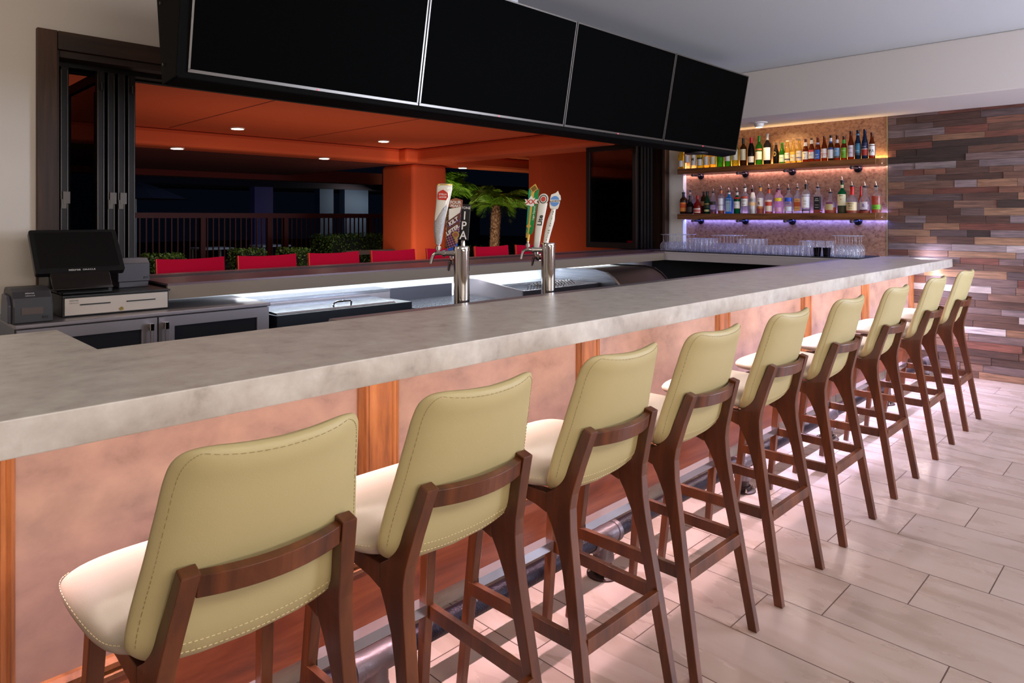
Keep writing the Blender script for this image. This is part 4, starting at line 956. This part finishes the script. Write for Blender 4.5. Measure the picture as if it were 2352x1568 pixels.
h1['label'] = 'white and silver flared tap handle with a red crest'
build('silver_sheath', loft([(Z-.004,X,Y,.011,.011),(Z+.01,X,Y,.0155,.0135),(Z+.06,X-.002,Y-.001,.0228,.0168),(Z+.10,X-.001,Y-.002,.0255,.018),(Z+.125,X+.004,Y-.002,.021,.018),(Z+.165,X+.016,Y-.001,.016,.017),(Z+.20,X+.030,Y,.006,.013)], 24, .8), mat('hammered_silver', lin(190,188,190), .35, .55, bump=.5, bscale=300), h1, smooth=True)
build('crest', MB().prism([(X+.001+q*.82, Z+.205+r) for q, r in ((-.018,0),(.030,-.003),(.040,.012),(.036,.030),(.022,.040),(.010,.046),(-.004,.042),(-.018,.034),(-.022,.016))], 'y', Y-.0185, Y-.0165), M_txt_r, h1)
lettering('STELLA', (X+.009,Y-.0188,Z+.226), (1,0,0), (0,0,1), .0110, M_txt_w, h1, bold=.02, world=False)
lettering('ARTOIS', (X+.009,Y-.0188,Z+.213), (1,0,0), (0,0,1), .0100, M_txt_w, h1, bold=.02, world=False)
build('gold_rim', loft([(Z+.272,X+.013,Y,.0372,.0145),(Z+.277,X+.013,Y,.0365,.0138)], 24, .8), M_gold, h1, smooth=True)
b = faucet(t1, 120, 1.268-Z0); X, Y, Z = b
h2 = build('tap_handle', loft([(Z-.004,X,Y,.012,.008),(Z+.01,X,Y,.020,.008),(Z+.05,X+.002,Y,.028,.009),(Z+.14,X+.010,Y,.0315,.009),(Z+.205,X+.016,Y,.030,.009)], 16, .35), M_plaid, t1)
h2['label'] = 'plaid-printed brown and blue tap handle'
build('blue_foot', MB().prism([(X-.020,Z),(X+.022,Z),(X+.031,Z+.045),(X+.020,Z+.034),(X+.004,Z+.022),(X-.022,Z+.014)], 'y', Y-.0105, Y-.009), M_kblue, h2)
build('brown_field', MB().prism([(X-.020,Z+.085),(X+.038,Z+.125),(X+.045,Z+.200),(X-.010,Z+.160),(X-.018,Z+.12)], 'y', Y-.0105, Y-.0092), M_kbrown, h2)
build('white_field', MB().prism([(X-.014,Z+.150),(X+.040,Z+.188),(X+.046,Z+.214),(X-.012,Z+.206)], 'y', Y-.0112, Y-.0102), M_cream, h2)
build('blue_stripe', MB().prism([(X-.019,Z+.118),(X+.036,Z+.150),(X+.037,Z+.155),(X-.018,Z+.124)], 'y', Y-.0118, Y-.0106), mat('purple_stripe', lin(70,50,130), .5), h2)
u_ = Vector((.82,0,.57)); v_ = Vector((-.35,0,.94))
lettering('KILT', (X+.012,Y-.012,Z+.138), u_, v_, .026, M_txt_w, h2, bold=.03, world=False)
lettering('LIFTER', (X+.007,Y-.012,Z+.097), u_, v_, .024, M_txt_w, h2, bold=.03, world=False)
build('round_badge', MB().tube([(X+.020,Y-.009,Z+.082),(X+.020,Y-.012,Z+.082)], .016, 20).prism([(X+.012,Z+.072),(X+.028,Z+.072),(X+.024,Z+.036)], 'y', Y-.0118, Y-.010), M_gold, h2)
build('badge_centre', MB().tube([(X+.020,Y-.0118,Z+.082),(X+.020,Y-.0128,Z+.082)], .0115, 20), M_ktan, h2)
build('hex_top', MB().prism([(X-.014,Z+.215),(X+.018,Z+.205),(X+.050,Z+.215),(X+.052,Z+.248),(X+.020,Z+.258),(X-.012,Z+.248)], 'y', Y-.010, Y+.010), M_ktan, h2, bevel=.001)
lettering('FOUR', (X+.019,Y-.0106,Z+.230), (1,0,0), (0,0,1), .020, M_txt_w, h2, bold=.02, world=False)
lettering('PEAKS', (X+.019,Y-.0106,Z+.214), (1,0,0), (0,0,1), .0175, M_txt_w, h2, bold=.02, world=False)
b = faucet(t1, 92, 1.275-Z0); X, Y, Z = b
X += .002
build('ferrule', MB().lathe([(.012,0),(.012,.03),(.009,.06)], 14, (X,Y,Z)), M_chrome, t1, smooth=True)
X += .004; zb = Z+.048
h3 = build('tap_handle', MB().prism([(X-.026,zb),(X+.022,zb-.002),(X+.036,zb+.172),(X-.018,zb+.176)], 'y', Y-.011, Y+.011), mat('tap_black', lin(20,16,18), .35), t1, bevel=.003)
h3['label'] = 'flat black tap handle with tall white letters'
ur = Vector((1,0,-.03)); uu = Vector((.075,0,1))
lettering('STONE', (X+.007,Y-.0125,zb+.150), ur, uu, .0165, M_txt_w, h3, bold=.01, world=False)
for ch, dz, dx in (('I',.100,.004),('P',.052,.0),('A',.006,-.003)):
    lettering(ch, (X+dx,Y-.0125,zb+dz), ur, uu, .056, M_txt_w, h3, bold=.012, world=False, stretch=.9)
t2 = tower(2.703, 2.415, 'chrome three-tap beer tower on the right, with a green and two white tap handles')
b = faucet(t2, 180, 1.306-Z0); X, Y, Z = b
h = build('tap_handle', MB(), M_gold, t2)
H = loft([(Z,X,Y,.007,.007),(Z+.05,X+.003,Y,.008,.008)], 12).prism([(X-.012,Z+.022),(X+.002,Z+.022),(X+.020,Z+.29),(X-.010,Z+.29)], 'y', Y-.012, Y+.012)
nt_ = build('tmp', H, M_gold); h.data = nt_.data; bpy.data.objects.remove(nt_)
h['label'] = 'green and gold diamond-topped tap handle'
M_tgreen = mat('glossy_green', lin(10,130,60), .25, coat=.4); M_tteal = mat('glossy_teal', lin(20,150,110), .25, coat=.4)
build('green_face', MB().prism([(X+.001,Z+.045),(X+.015,Z+.038),(X+.024,Z+.055),(X+.042,Z+.285),(X+.040,Z+.300),(X+.014,Z+.268)], 'y', Y-.014, Y+.008), M_tgreen, h, bevel=.001)
build('teal_face', MB().prism([(X-.013,Z+.045),(X-.007,Z+.050),(X+.000,Z+.285),(X-.013,Z+.300)], 'y', Y-.014, Y+.008), M_tteal, h, bevel=.001)
build('gold_strip', MB().prism([(X-.006,Z+.02),(X+.001,Z+.02),(X+.016,Z+.27),(X+.004,Z+.27)], 'y', Y-.016, Y-.013), M_gold, h)
build('diamond_top', MB().prism([(X-.008,Z+.300),(X+.008,Z+.272),(X+.036,Z+.296),(X+.020,Z+.325)], 'y', Y-.015, Y+.012), M_gold, h)
build('diamond_hollow', MB().prism([(X-.003,Z+.299),(X+.009,Z+.279),(X+.031,Z+.297),(X+.018,Z+.317)], 'y', Y-.0165, Y-.0149), mat('gold_hollow', lin(110,80,20), .4, .4), h)
bd = [(0,.034),(.010,.018),(.022,.022),(.018,.012),(.040,.012),(.030,.0),(.040,-.012),(.018,-.012),(.018,-.024),(.004,-.028),(-.010,-.022),(-.024,-.020),(-.022,-.010),(-.034,-.008),(-.026,0),(-.034,.014),(-.014,.010)]
build('badge', MB().prism([(X+.002+p, Z+.225+q_) for p, q_ in bd][::-1], 'y', Y-.021, Y-.017), M_cream, h)
lettering('XX', (X+.002,Y-.0222,Z+.212), (1,0,0), (0,0,1), .034, M_txt_r, h, bold=.03, world=False)
build('lower_diamond', MB().prism([(X-.014,Z+.087),(X-.001,Z+.070),(X+.013,Z+.087),(X,Z+.104)][::-1], 'y', Y-.020, Y-.016), M_gold, h)
lettering('Lager Especial', (X+.025,Y-.0148,Z+.160), (.06,0,1), (-1,0,.06), .014, M_txt_w, h, world=False)
b = faucet(t2, 124, 1.262-Z0); X, Y, Z = b
h = build('tap_handle', loft([(Z+.0,X,Y,.010,.008),(Z+.012,X,Y,.016,.010),(Z+.10,X+.004,Y,.020,.012),(Z+.20,X+.013,Y,.025,.013),(Z+.225,X+.015,Y,.026,.014)], 20, .6).prism([(X+.016+.027*math.cos(a), Z+.245+.027*math.sin(a)) for a in [2*PI*k/28 for k in range(28)]][::-1], 'y', Y-.014, Y+.014), M_cream, t2, smooth=True)
h['label'] = 'white tapered tap handle with a round red badge'
C_ = (X+.015, Z+.245)
build('badge_ring', MB().tube([(C_[0],Y-.014,C_[1]),(C_[0],Y-.0155,C_[1])], .021, 28), M_txt_k, h)
build('badge_ring_inner', MB().tube([(C_[0],Y-.0155,C_[1]),(C_[0],Y-.0162,C_[1])], .0165, 28), M_cream, h)
build('badge_centre', MB().tube([(C_[0],Y-.0162,C_[1]),(C_[0],Y-.0170,C_[1])], .0125, 28), M_txt_r, h)
lettering('Lite', (X+.019,Y-.0148,Z+.140), (.07,0,1), (-1,0,.07), .034, M_txt_k, h, bold=.03, world=False)
b = faucet(t2, 96, 1.270-Z0); X, Y, Z = b
h = build('tap_handle', loft([(Z+.0,X,Y,.010,.010),(Z+.008,X,Y,.018,.014),(Z+.016,X+.001,Y,.014,.012),(Z+.07,X+.008,Y,.018,.013),(Z+.13,X+.020,Y,.020,.013),(Z+.175,X+.028,Y,.013,.011),(Z+.185,X+.030,Y,.014,.011)], 20, .8)
      .prism([(X+.030+p, Z+.222+q_) for p, q_ in ((-.018,-.036),(.020,-.038),(.026,-.026),(.030,-.004),(.034,.010),(.030,.028),(.024,.032),(.014,.050),(.004,.040),(-.020,.032),(-.024,.018),(-.026,-.006),(-.024,-.026))], 'y', Y-.013, Y+.013), M_cream, t2, smooth=30)
h['label'] = 'white waisted tap handle with a round blue badge'
build('badge', MB().tube([(X+.031,Y-.013,Z+.222),(X+.031,Y-.0145,Z+.222)], .025, 28), mat('badge_blue', lin(90,140,205), .4), h)
build('badge_band', MB().box(X+.005,X+.059,Y-.0155,Y-.0145,Z+.217,Z+.229), M_cream, h)
lettering('BLUE MOON', (X+.032,Y-.016,Z+.219), (1,0,.05), (-.05,0,1), .0105, M_txt_k, h, bold=.03, world=False)
wd = 'BELGIAN WHITE'
for k, ch in enumerate(wd):
    if ch != ' ':
        f_ = k/(len(wd)-1); zz = Z+.168-.135*f_; xx = X+.028-.024*f_
        lettering(ch, (xx,Y-.0142,zz), (1,0,0), (0,0,1), .0105, M_txt_k, h, bold=.02, world=False)

def lean(h, Z, k, sz, H_=.28):
    for o in [h] + list(h.children):
        for v in o.data.vertices:
            t_ = (v.co.z - Z); v.co.x += k*max(0, t_)/H_; v.co.z = Z + t_*sz
for hh in t1.children:
    if hh.get('label', '').startswith('white and silver'): lean(hh, hh_z1, .017, 1.0)
for hh in t2.children:
    lb_ = hh.get('label', '')
    if lb_.startswith('green and gold'): lean(hh, 1.350-Z0, .020, .935, .32)
    if lb_.startswith('white tapered'): lean(hh, 1.306-Z0, .026, 1.10)
    if lb_.startswith('white waisted'): lean(hh, 1.314-Z0, .026, 1.13)

# ================================================================== UPTURNED GLASSES ON THE END COUNTER
def glass_mesh(kind):
    if kind == 'wine': p = [(.026,0),(.034,.02),(.038,.045),(.034,.075),(.018,.095),(.005,.105),(.0035,.13),(.0035,.165),(.007,.180),(.032,.186),(.032,.188)]
    if kind == 'flute': p = [(.022,0),(.028,.03),(.031,.06),(.027,.095),(.010,.118),(.0035,.128),(.0035,.185),(.007,.200),(.031,.206),(.031,.208)]
    if kind == 'highball': p = [(.031,0),(.030,.07),(.0285,.142),(.026,.148),(.012,.146)]
    if kind == 'pint': p = [(.040,0),(.036,.06),(.031,.125),(.032,.13),(.032,.150),(.028,.154),(.012,.152)]
    if kind == 'rocks': p = [(.036,0),(.035,.05),(.032,.086),(.029,.092),(.012,.090)]
    if kind == 'collins': p = [(.034,0),(.030,.08),(.026,.142),(.023,.148),(.010,.146)]
    return MB().lathe(p, 18, cap=False)
def goblets(kind, group, label, name, ys, xs, z=1.098, jit=.004):
    proto = None; n = 0
    for iy, y in enumerate(ys):
        for ix, x in enumerate(xs):
            loc = (x + random.uniform(-jit, jit), y + random.uniform(-jit, jit) + (.0), z)
            if proto is None:
                proto = build(name, glass_mesh(kind), M_glass, smooth=True); tag(proto, label, 'glass', group); proto.location = loc
            else:
                c = proto.copy(); COL.objects.link(c); c.location = loc
            n += 1
fr_ = lambda a, b, n: [a + (b-a)*i/(n-1) for i in range(n)]
goblets('wine', 'wine glasses left', 'upturned wine glass in the cluster at the left end of the bar mat', 'wine_glass', fr_(4.345, 4.10, 4), [6.86, 6.945, 7.03, 7.115])
goblets('highball', 'highball glasses', 'tall upturned highball glass in the block left of centre on the bar mat', 'highball_glass', fr_(4.015, 3.80, 4), [6.86, 6.93, 7.0, 7.07])
goblets('wine', 'wine glasses middle', 'upturned wine glass in the middle cluster between tall straight glasses', 'wine_glass', fr_(3.715, 3.48, 4), [6.86, 6.945, 7.03, 7.115])
goblets('pint', 'pint glasses', 'stubby upturned pint glass right of the middle wine glasses', 'pint_glass', fr_(3.385, 3.215, 3), [6.86, 6.945, 7.03])
goblets('rocks', 'rocks glasses', 'low upturned rocks glass in the long block at the centre of the bar mat', 'rocks_glass', fr_(3.130, 2.83, 5), [6.86, 6.94, 7.02, 7.1])
goblets('collins', 'collins glasses', 'narrow upturned glass right of the low rocks glasses', 'collins_glass', fr_(2.745, 2.555, 3), [6.95, 7.02, 7.09], jit=.002)
goblets('collins', 'collins glasses', 'narrow upturned glass right of the low rocks glasses', 'collins_glass', fr_(2.755, 2.69, 2), [6.86], jit=.001)
for y, lb in ((2.605, 'dark steel shaker cup on the bar mat, the left of two'), (2.515, 'dark steel shaker cup on the bar mat, the right of two')):
    t = single('shaker_cup', lb, 'shaker cup', MB().lathe([(.030,0),(.038,.085),(.039,.088),(.036,.088),(.028,.004)], 22), mat('shaker_steel', lin(90,84,100), .12, 1), smooth=True); t.location = (6.858, y, 1.098)
goblets('flute', 'champagne glasses', 'upturned stemmed glass in the cluster at the right end of the bar mat', 'champagne_glass', fr_(2.435, 2.245, 4), [6.86, 6.93, 7.0])

# ================================================================== THE PATIO BEYOND THE WINDOW
M_paving = noise_mat('patio_paving', [lin(60,44,40), lin(84,64,56)], (2,2,2), .7)
struct('floor_patio', MB().box(-12, 40, 5.02, 45, -.1, -.002), M_paving)
struct('ceiling_patio', MB().box(-6, 12, 5.02, 9.3, 2.58, 2.70), M_orange)
struct('trim_patio_joint', MB().box(4.7, 4.712, 5.4, 8.9, 2.577, 2.58).box(3.0, 3.012, 5.4, 8.9, 2.577, 2.58), mat('stucco_joint', lin(120,36,14), .9))
struct('trim_beam_long', MB().box(-6, 12, 9.0, 9.42, 2.36, 2.58), M_orange, bevel=.05)
struct('trim_beam_cross', MB().box(6.72, 7.3, 5.03, 9.0, 2.37, 2.58), M_orange, bevel=.04)
struct('trim_low_soffit', MB().box(-6, 6.8, 9.42, 13.4, 2.36, 2.45), mat('shaded_red_stucco', lin(90,20,10), .9))  # stucco colour darkened so the soffit looks unlit
struct('trim_far_beam', MB().box(-6, 9.2, 13.4, 13.8, 2.25, 2.5), mat('shaded_red_stucco', lin(90,20,10), .9))
p = thing('patio_pillar', 'square orange stucco pillar with rounded corners on the patio', 'pillar', (7.14, 9.45, 0)); p['kind'] = 'structure'
build('shaft', MB().box(6.78, 7.5, 9.0, 9.9, 0, 2.36), M_orange, p, world=True, bevel=.07, seg=5)
build('capital', MB().box(6.50, 7.6, 8.80, 9.9, 2.362, 2.578), M_orange, p, world=True, bevel=.06, seg=4)
struct('wall_patio_pier', MB().box(7.88, 10.5, 7.2, 7.45, 0, 2.58), M_orange)
struct('trim_pier_ledge', MB().box(5.85, 6.9, 9.5, 9.6, .88, .95), mat('dark_ledge', lin(70,56,50), .6))
for i, (x, y, z, l_) in enumerate(((3.61,8.35,2.58,'recessed patio lamp on the flat orange ceiling, the left of two'), (5.69,8.25,2.58,'recessed patio lamp on the flat orange ceiling, close to the pillar capital'),
                   (3.17,9.12,2.36,'patio lamp under the long orange beam near the folded panels'), (5.24,9.12,2.36,'patio lamp under the long orange beam left of the pillar'), (7.95,9.12,2.36,'patio lamp under the orange beam above the palm'))):
    t = thing('patio_lamp', l_, 'ceiling lamp', (x, y, z))
    build('trim_ring', MB().lathe([(.085,-.014),(.085,-.001),(.070,-.001)], 20), M_white, t)
    build('bulb', MB().lathe([(.0,-.0150),(.07,-.0155),(.07,-.002),(0,-.002)], 20), M_lampglow, t)

def patio_chair(x, label):
    t = thing('patio_bar_chair', label, 'bar chair', (x, 5.30, 0), group=None)
    w_ = .25; R = []
    n = 10
    for i in range(n+1):
        u = -1+2*i/n; xx = u*w_; c_ = .030*(1-u*u); top = 1.168-.012*(1-u*u)
        R.append([(xx, .145+c_, .985), (xx, .165+c_, .985), (xx, .185+c_, top), (xx, .163+c_, top)])
    b = build('backrest', MB().rings(R), M_red, t)
    build('edge_strip', MB().beam((-w_-.003,.155,.985),(-w_-.003,.174,1.168),.006,.022), M_redside, b)
    build('seat', MB().box(-.22,.22,-.19,.17,.745,.775), M_red, t, bevel=.01)
    for s_ in (-1,1):
        build('leg', MB().beam((s_*.20,-.17,0),(s_*.19,-.15,.75),.03,.03), M_red, t)
        build('leg', MB().beam((s_*.21,.19,0),(s_*.20,.15,1.0),.03,.03), M_red, t)
    build('footrest', MB().box(-.19,.19,-.175,-.155,.28,.31), M_red, t)
    return t
names = ['crimson chair back showing over the window counter, the one beside the printers', 'crimson chair back over the window counter, second from the printers',
 'crimson chair back over the window counter, third from the printers', 'crimson chair back over the window counter, fourth from the printers, ahead of the pillar',
 'crimson chair back partly hidden behind the left beer tower', 'crimson chair back over the window counter between the two beer towers', 'crimson chair back partly hidden by the right beer tower handles']
pc = None
for i, x in enumerate((2.005, 2.62, 3.245, 3.886, 4.54, 5.19, 5.82)):
    if pc is None: pc = patio_chair(x, names[0])
    else: dup(pc, (x, 5.30, 0), label=names[i])

# railing
M_rail = mat('dark_red_railing', lin(92, 24, 14), .6)
rl = thing('railing', 'dark red wooden railing with thin balusters across the back of the patio', 'railing', (6, 13, 0))
build('top_rail', MB().box(1.6, 9.4, 12.95, 13.05, 1.47, 1.565), M_rail, rl, world=True)
build('bottom_rail', MB().box(1.6, 9.4, 12.97, 13.03, .12, .18), M_rail, rl, world=True)
for x in (1.65, 3.3, 4.965, 6.25, 6.6, 8.6): build('post', MB().box(x-.045,x+.045,12.955,13.045,0,1.47), M_rail, rl, world=True)
bp = None; x = 1.8
while x < 9.35:
    if bp is None:
        bp = build('baluster', MB().box(-.011,.011,-.011,.011,.18,1.47), M_rail, rl); bp.location = (x-6, 0, 0)
    else:
        c = bp.copy(); COL.objects.link(c); c.parent = rl; c.location = (x-6, 0, 0)
    x += .105

# hedges
M_leaf = noise_mat('hedge_leaves', [lin(30,44,16), lin(60,88,28), lin(96,128,50)], (20,20,20), .5)
def hedge(x0, x1, y0, y1, z1, label, n, seed):
    rr = random.Random(seed); t = thing('hedge', label, 'hedge', ((x0+x1)/2, (y0+y1)/2, 0))
    build('body', MB().box(x0+.04,x1-.04,y0+.04,y1-.04,0,z1-.04), mat('hedge_core', lin(10,16,6), .9), t, world=True)
    mb = MB()
    for _ in range(n):
        f = rr.random(); 
        if f < .45: p = Vector((rr.uniform(x0,x1), rr.uniform(y0-.02,y0+.06), rr.uniform(z1-.6,z1)))
        elif f < .7: p = Vector((rr.uniform(x0,x1), rr.uniform(y0,y1), z1+rr.uniform(-.06,.03)))
        else: p = Vector((rr.uniform(x0-.02,x0+.06), rr.uniform(y0,y1), rr.uniform(z1-.6,z1)))
        a = Vector((rr.gauss(0,1),rr.gauss(0,1),rr.gauss(0,1))).normalized()*.022; b = a.cross(Vector((rr.gauss(0,1),rr.gauss(0,1),rr.gauss(0,1)))).normalized()*.012
        mb.add([p-a, p+b, p+a, p-b], [(0,1,2,3)])
    o = build('leaves', mb, M_leaf, t, world=True); o['kind'] = 'stuff'
hedge(3.15,3.6,10.0,10.5,.95,'small clipped hedge behind the leftmost crimson chair',1300,1)
hedge(4.42,4.85,10.1,10.6,.98,'small clipped hedge behind the gap before the second crimson chair',1200,2)
hedge(5.15,5.5,10.0,10.5,.97,'small clipped hedge behind the gap before the third crimson chair',1200,3)
hedge(6.2,7.6,10.6,11.3,1.16,'long darker hedge running up to the orange pillar',2600,4)
hedge(8.3,11.5,10.9,11.6,.85,'low hedge at the foot of the palms',2200,5)

# palms
M_frond = noise_mat('palm_frond', [lin(70,104,24), lin(140,180,50), lin(190,215,90)], (8,8,8), .45)
M_dead = mat('dry_frond', lin(190,160,120), .7)
M_ptrunk = noise_mat('palm_trunk_bark', [lin(84,48,38), lin(160,108,88), lin(224,180,156)], (30,30,22), .85, bump=.5)
def palm(x, y, zc, r, nf, L, label, seed, lean=0):
    rr = random.Random(seed); t = thing('palm_tree', label, 'palm', (x, y, 0))
    tb = MB(); prof = []; n = 26
    tb.tube([(lean*(1-i/8), 0, zc*i/8) for i in range(9)], [r*.95]*7+[r*1.05, r*.7], 14)
    for i in range(300):
        a = rr.random()*2*PI; zz = rr.random()*(zc-.05); xx = lean*(1-zz/zc)
        p = Vector((xx+r*.92*math.cos(a), r*.92*math.sin(a), zz)); d = Vector((math.cos(a), math.sin(a), .9)).normalized(); s_ = Vector((-math.sin(a), math.cos(a), 0))
        tb.add([p-s_*.022, p+s_*.022, p+d*.045], [(0,1,2)])
    build('trunk', tb, M_ptrunk, t)
    cr = MB(); dr = MB()
    for k in range(nf):
        a = 2*PI*k/nf + rr.uniform(-.15,.15); el = rr.uniform(.35, 1.45); ln = L*rr.uniform(.8,1.1)
        drop = rr.uniform(.7,1.15)
        pts = []; dirv = Vector((math.cos(a)*math.cos(el), math.sin(a)*math.cos(el), math.sin(el)))
        m = 16
        for i in range(m+1):
            u = i/m; p = Vector((0,0,zc)) + dirv*ln*u + Vector((0,0,-1))*drop*ln*.75*u*u; pts.append(p)
        cr.tube(pts[::2], [.010,.009,.008,.006,.005,.004,.003,.002,.001], 4)
        dead = rr.random() < .06
        for i in range(2, m+1):
            tan = (pts[i]-pts[i-1]).normalized(); sd = tan.cross(Vector((0,0,1))).normalized(); up = sd.cross(tan)
            for q in (0, .5):
                b = pts[i-1].lerp(pts[i], q); u = (i+q)/m; ll = .30*math.sin(PI*min(1,.12+u*.86))**.7*L
                for s_ in (-1, 1):
                    d = (sd*s_*1.0 + tan*.75 + up*.15 + Vector((rr.uniform(-.1,.1),rr.uniform(-.1,.1),-.35-rr.random()*.25))).normalized()
                    wv = tan*.006
                    (dr if dead and u > .5 else cr).add([b-wv, b+wv, b+d*ll*.6+wv*.7+Vector((0,0,-.01)), b+d*ll+Vector((0,0,-.05*ll/.3))], [(0,1,2,3)])
    build('crown', cr, M_frond, t)
    if dr.v: build('dry_frond', dr, M_dead, t)
    return t
palm(9.72, 10.1, 1.72, .105, 20, 1.15, 'palm tree with a thick textured trunk seen between the beer towers', 3, lean=-.12)
palm(11.1, 13.45, 2.09, .13, 18, 1.7, 'brightly lit palm whose fronds hang beside the orange pillar', 8)

# far side of the pool
M_far = mat('far_wall_lilac', lin(92, 84, 140), .8); M_farb = mat('far_wall_blue', lin(50, 70, 96), .8)
fb = thing('pool_house', 'dim lilac building with columns across the pool', 'building', (14, 24, 0)); fb['kind'] = 'structure'
for x0, x1, m_ in ((11.0,11.7,M_far),(13.6,14.2,M_farb),(14.7,15.8,M_farb),(19.2,22.0,M_farb)):
    build('column', MB().box(x0, x1, 24, 24.4, 0, 2.6), m_, fb, world=True)
build('roof_slab', MB().box(4, 30, 23.6, 28, 2.6, 3.0), mat('far_roof', lin(30,26,40), .9), fb, world=True)
for i, (x, y) in enumerate(((6.8,17.2),(8.6,17.8),(11.0,17.5))):
    t = thing('poolside_table', ('pale poolside table glimpsed through the railing, left one', 'pale poolside table glimpsed through the middle of the railing', 'pale poolside table glimpsed through the railing near the pillar')[i], 'table', (x, y, 0))
    build('tabletop', MB().box(-.4,.4,-.4,.4,.70,.74), M_white, t)
    for sx in (-1,1):
        for sy in (-1,1): build('leg', MB().box(sx*.34-.02,sx*.34+.02,sy*.34-.02,sy*.34+.02,0,.70), M_white, t)
um = thing('pool_umbrella', 'dark open pool umbrella standing beyond the railing', 'umbrella', (5.6, 19, 0))
build('pole', MB().tube([(0,0,0),(0,0,2.4)], .03, 8), M_white, um)
build('canopy', MB().lathe([(1.3,1.95),(.7,2.2),(.02,2.42)], 8), mat('umbrella_cloth', lin(50,54,80), .9), um)
bb_ = area('pool_light', (9, 20, .3), (10, 23.5, 1.6), 6, .3, 12, (.45,.62,1.0))
area('pool_light_two', (8, 15.2, 2.6), (8.5, 17.6, .6), 4, .6, 16, (.5,.68,1.0))
area('far_house_light', (15.2, 23.0, 2.4), (14.6, 24.2, .8), 2.0, .3, 30, (1,.86,.7))
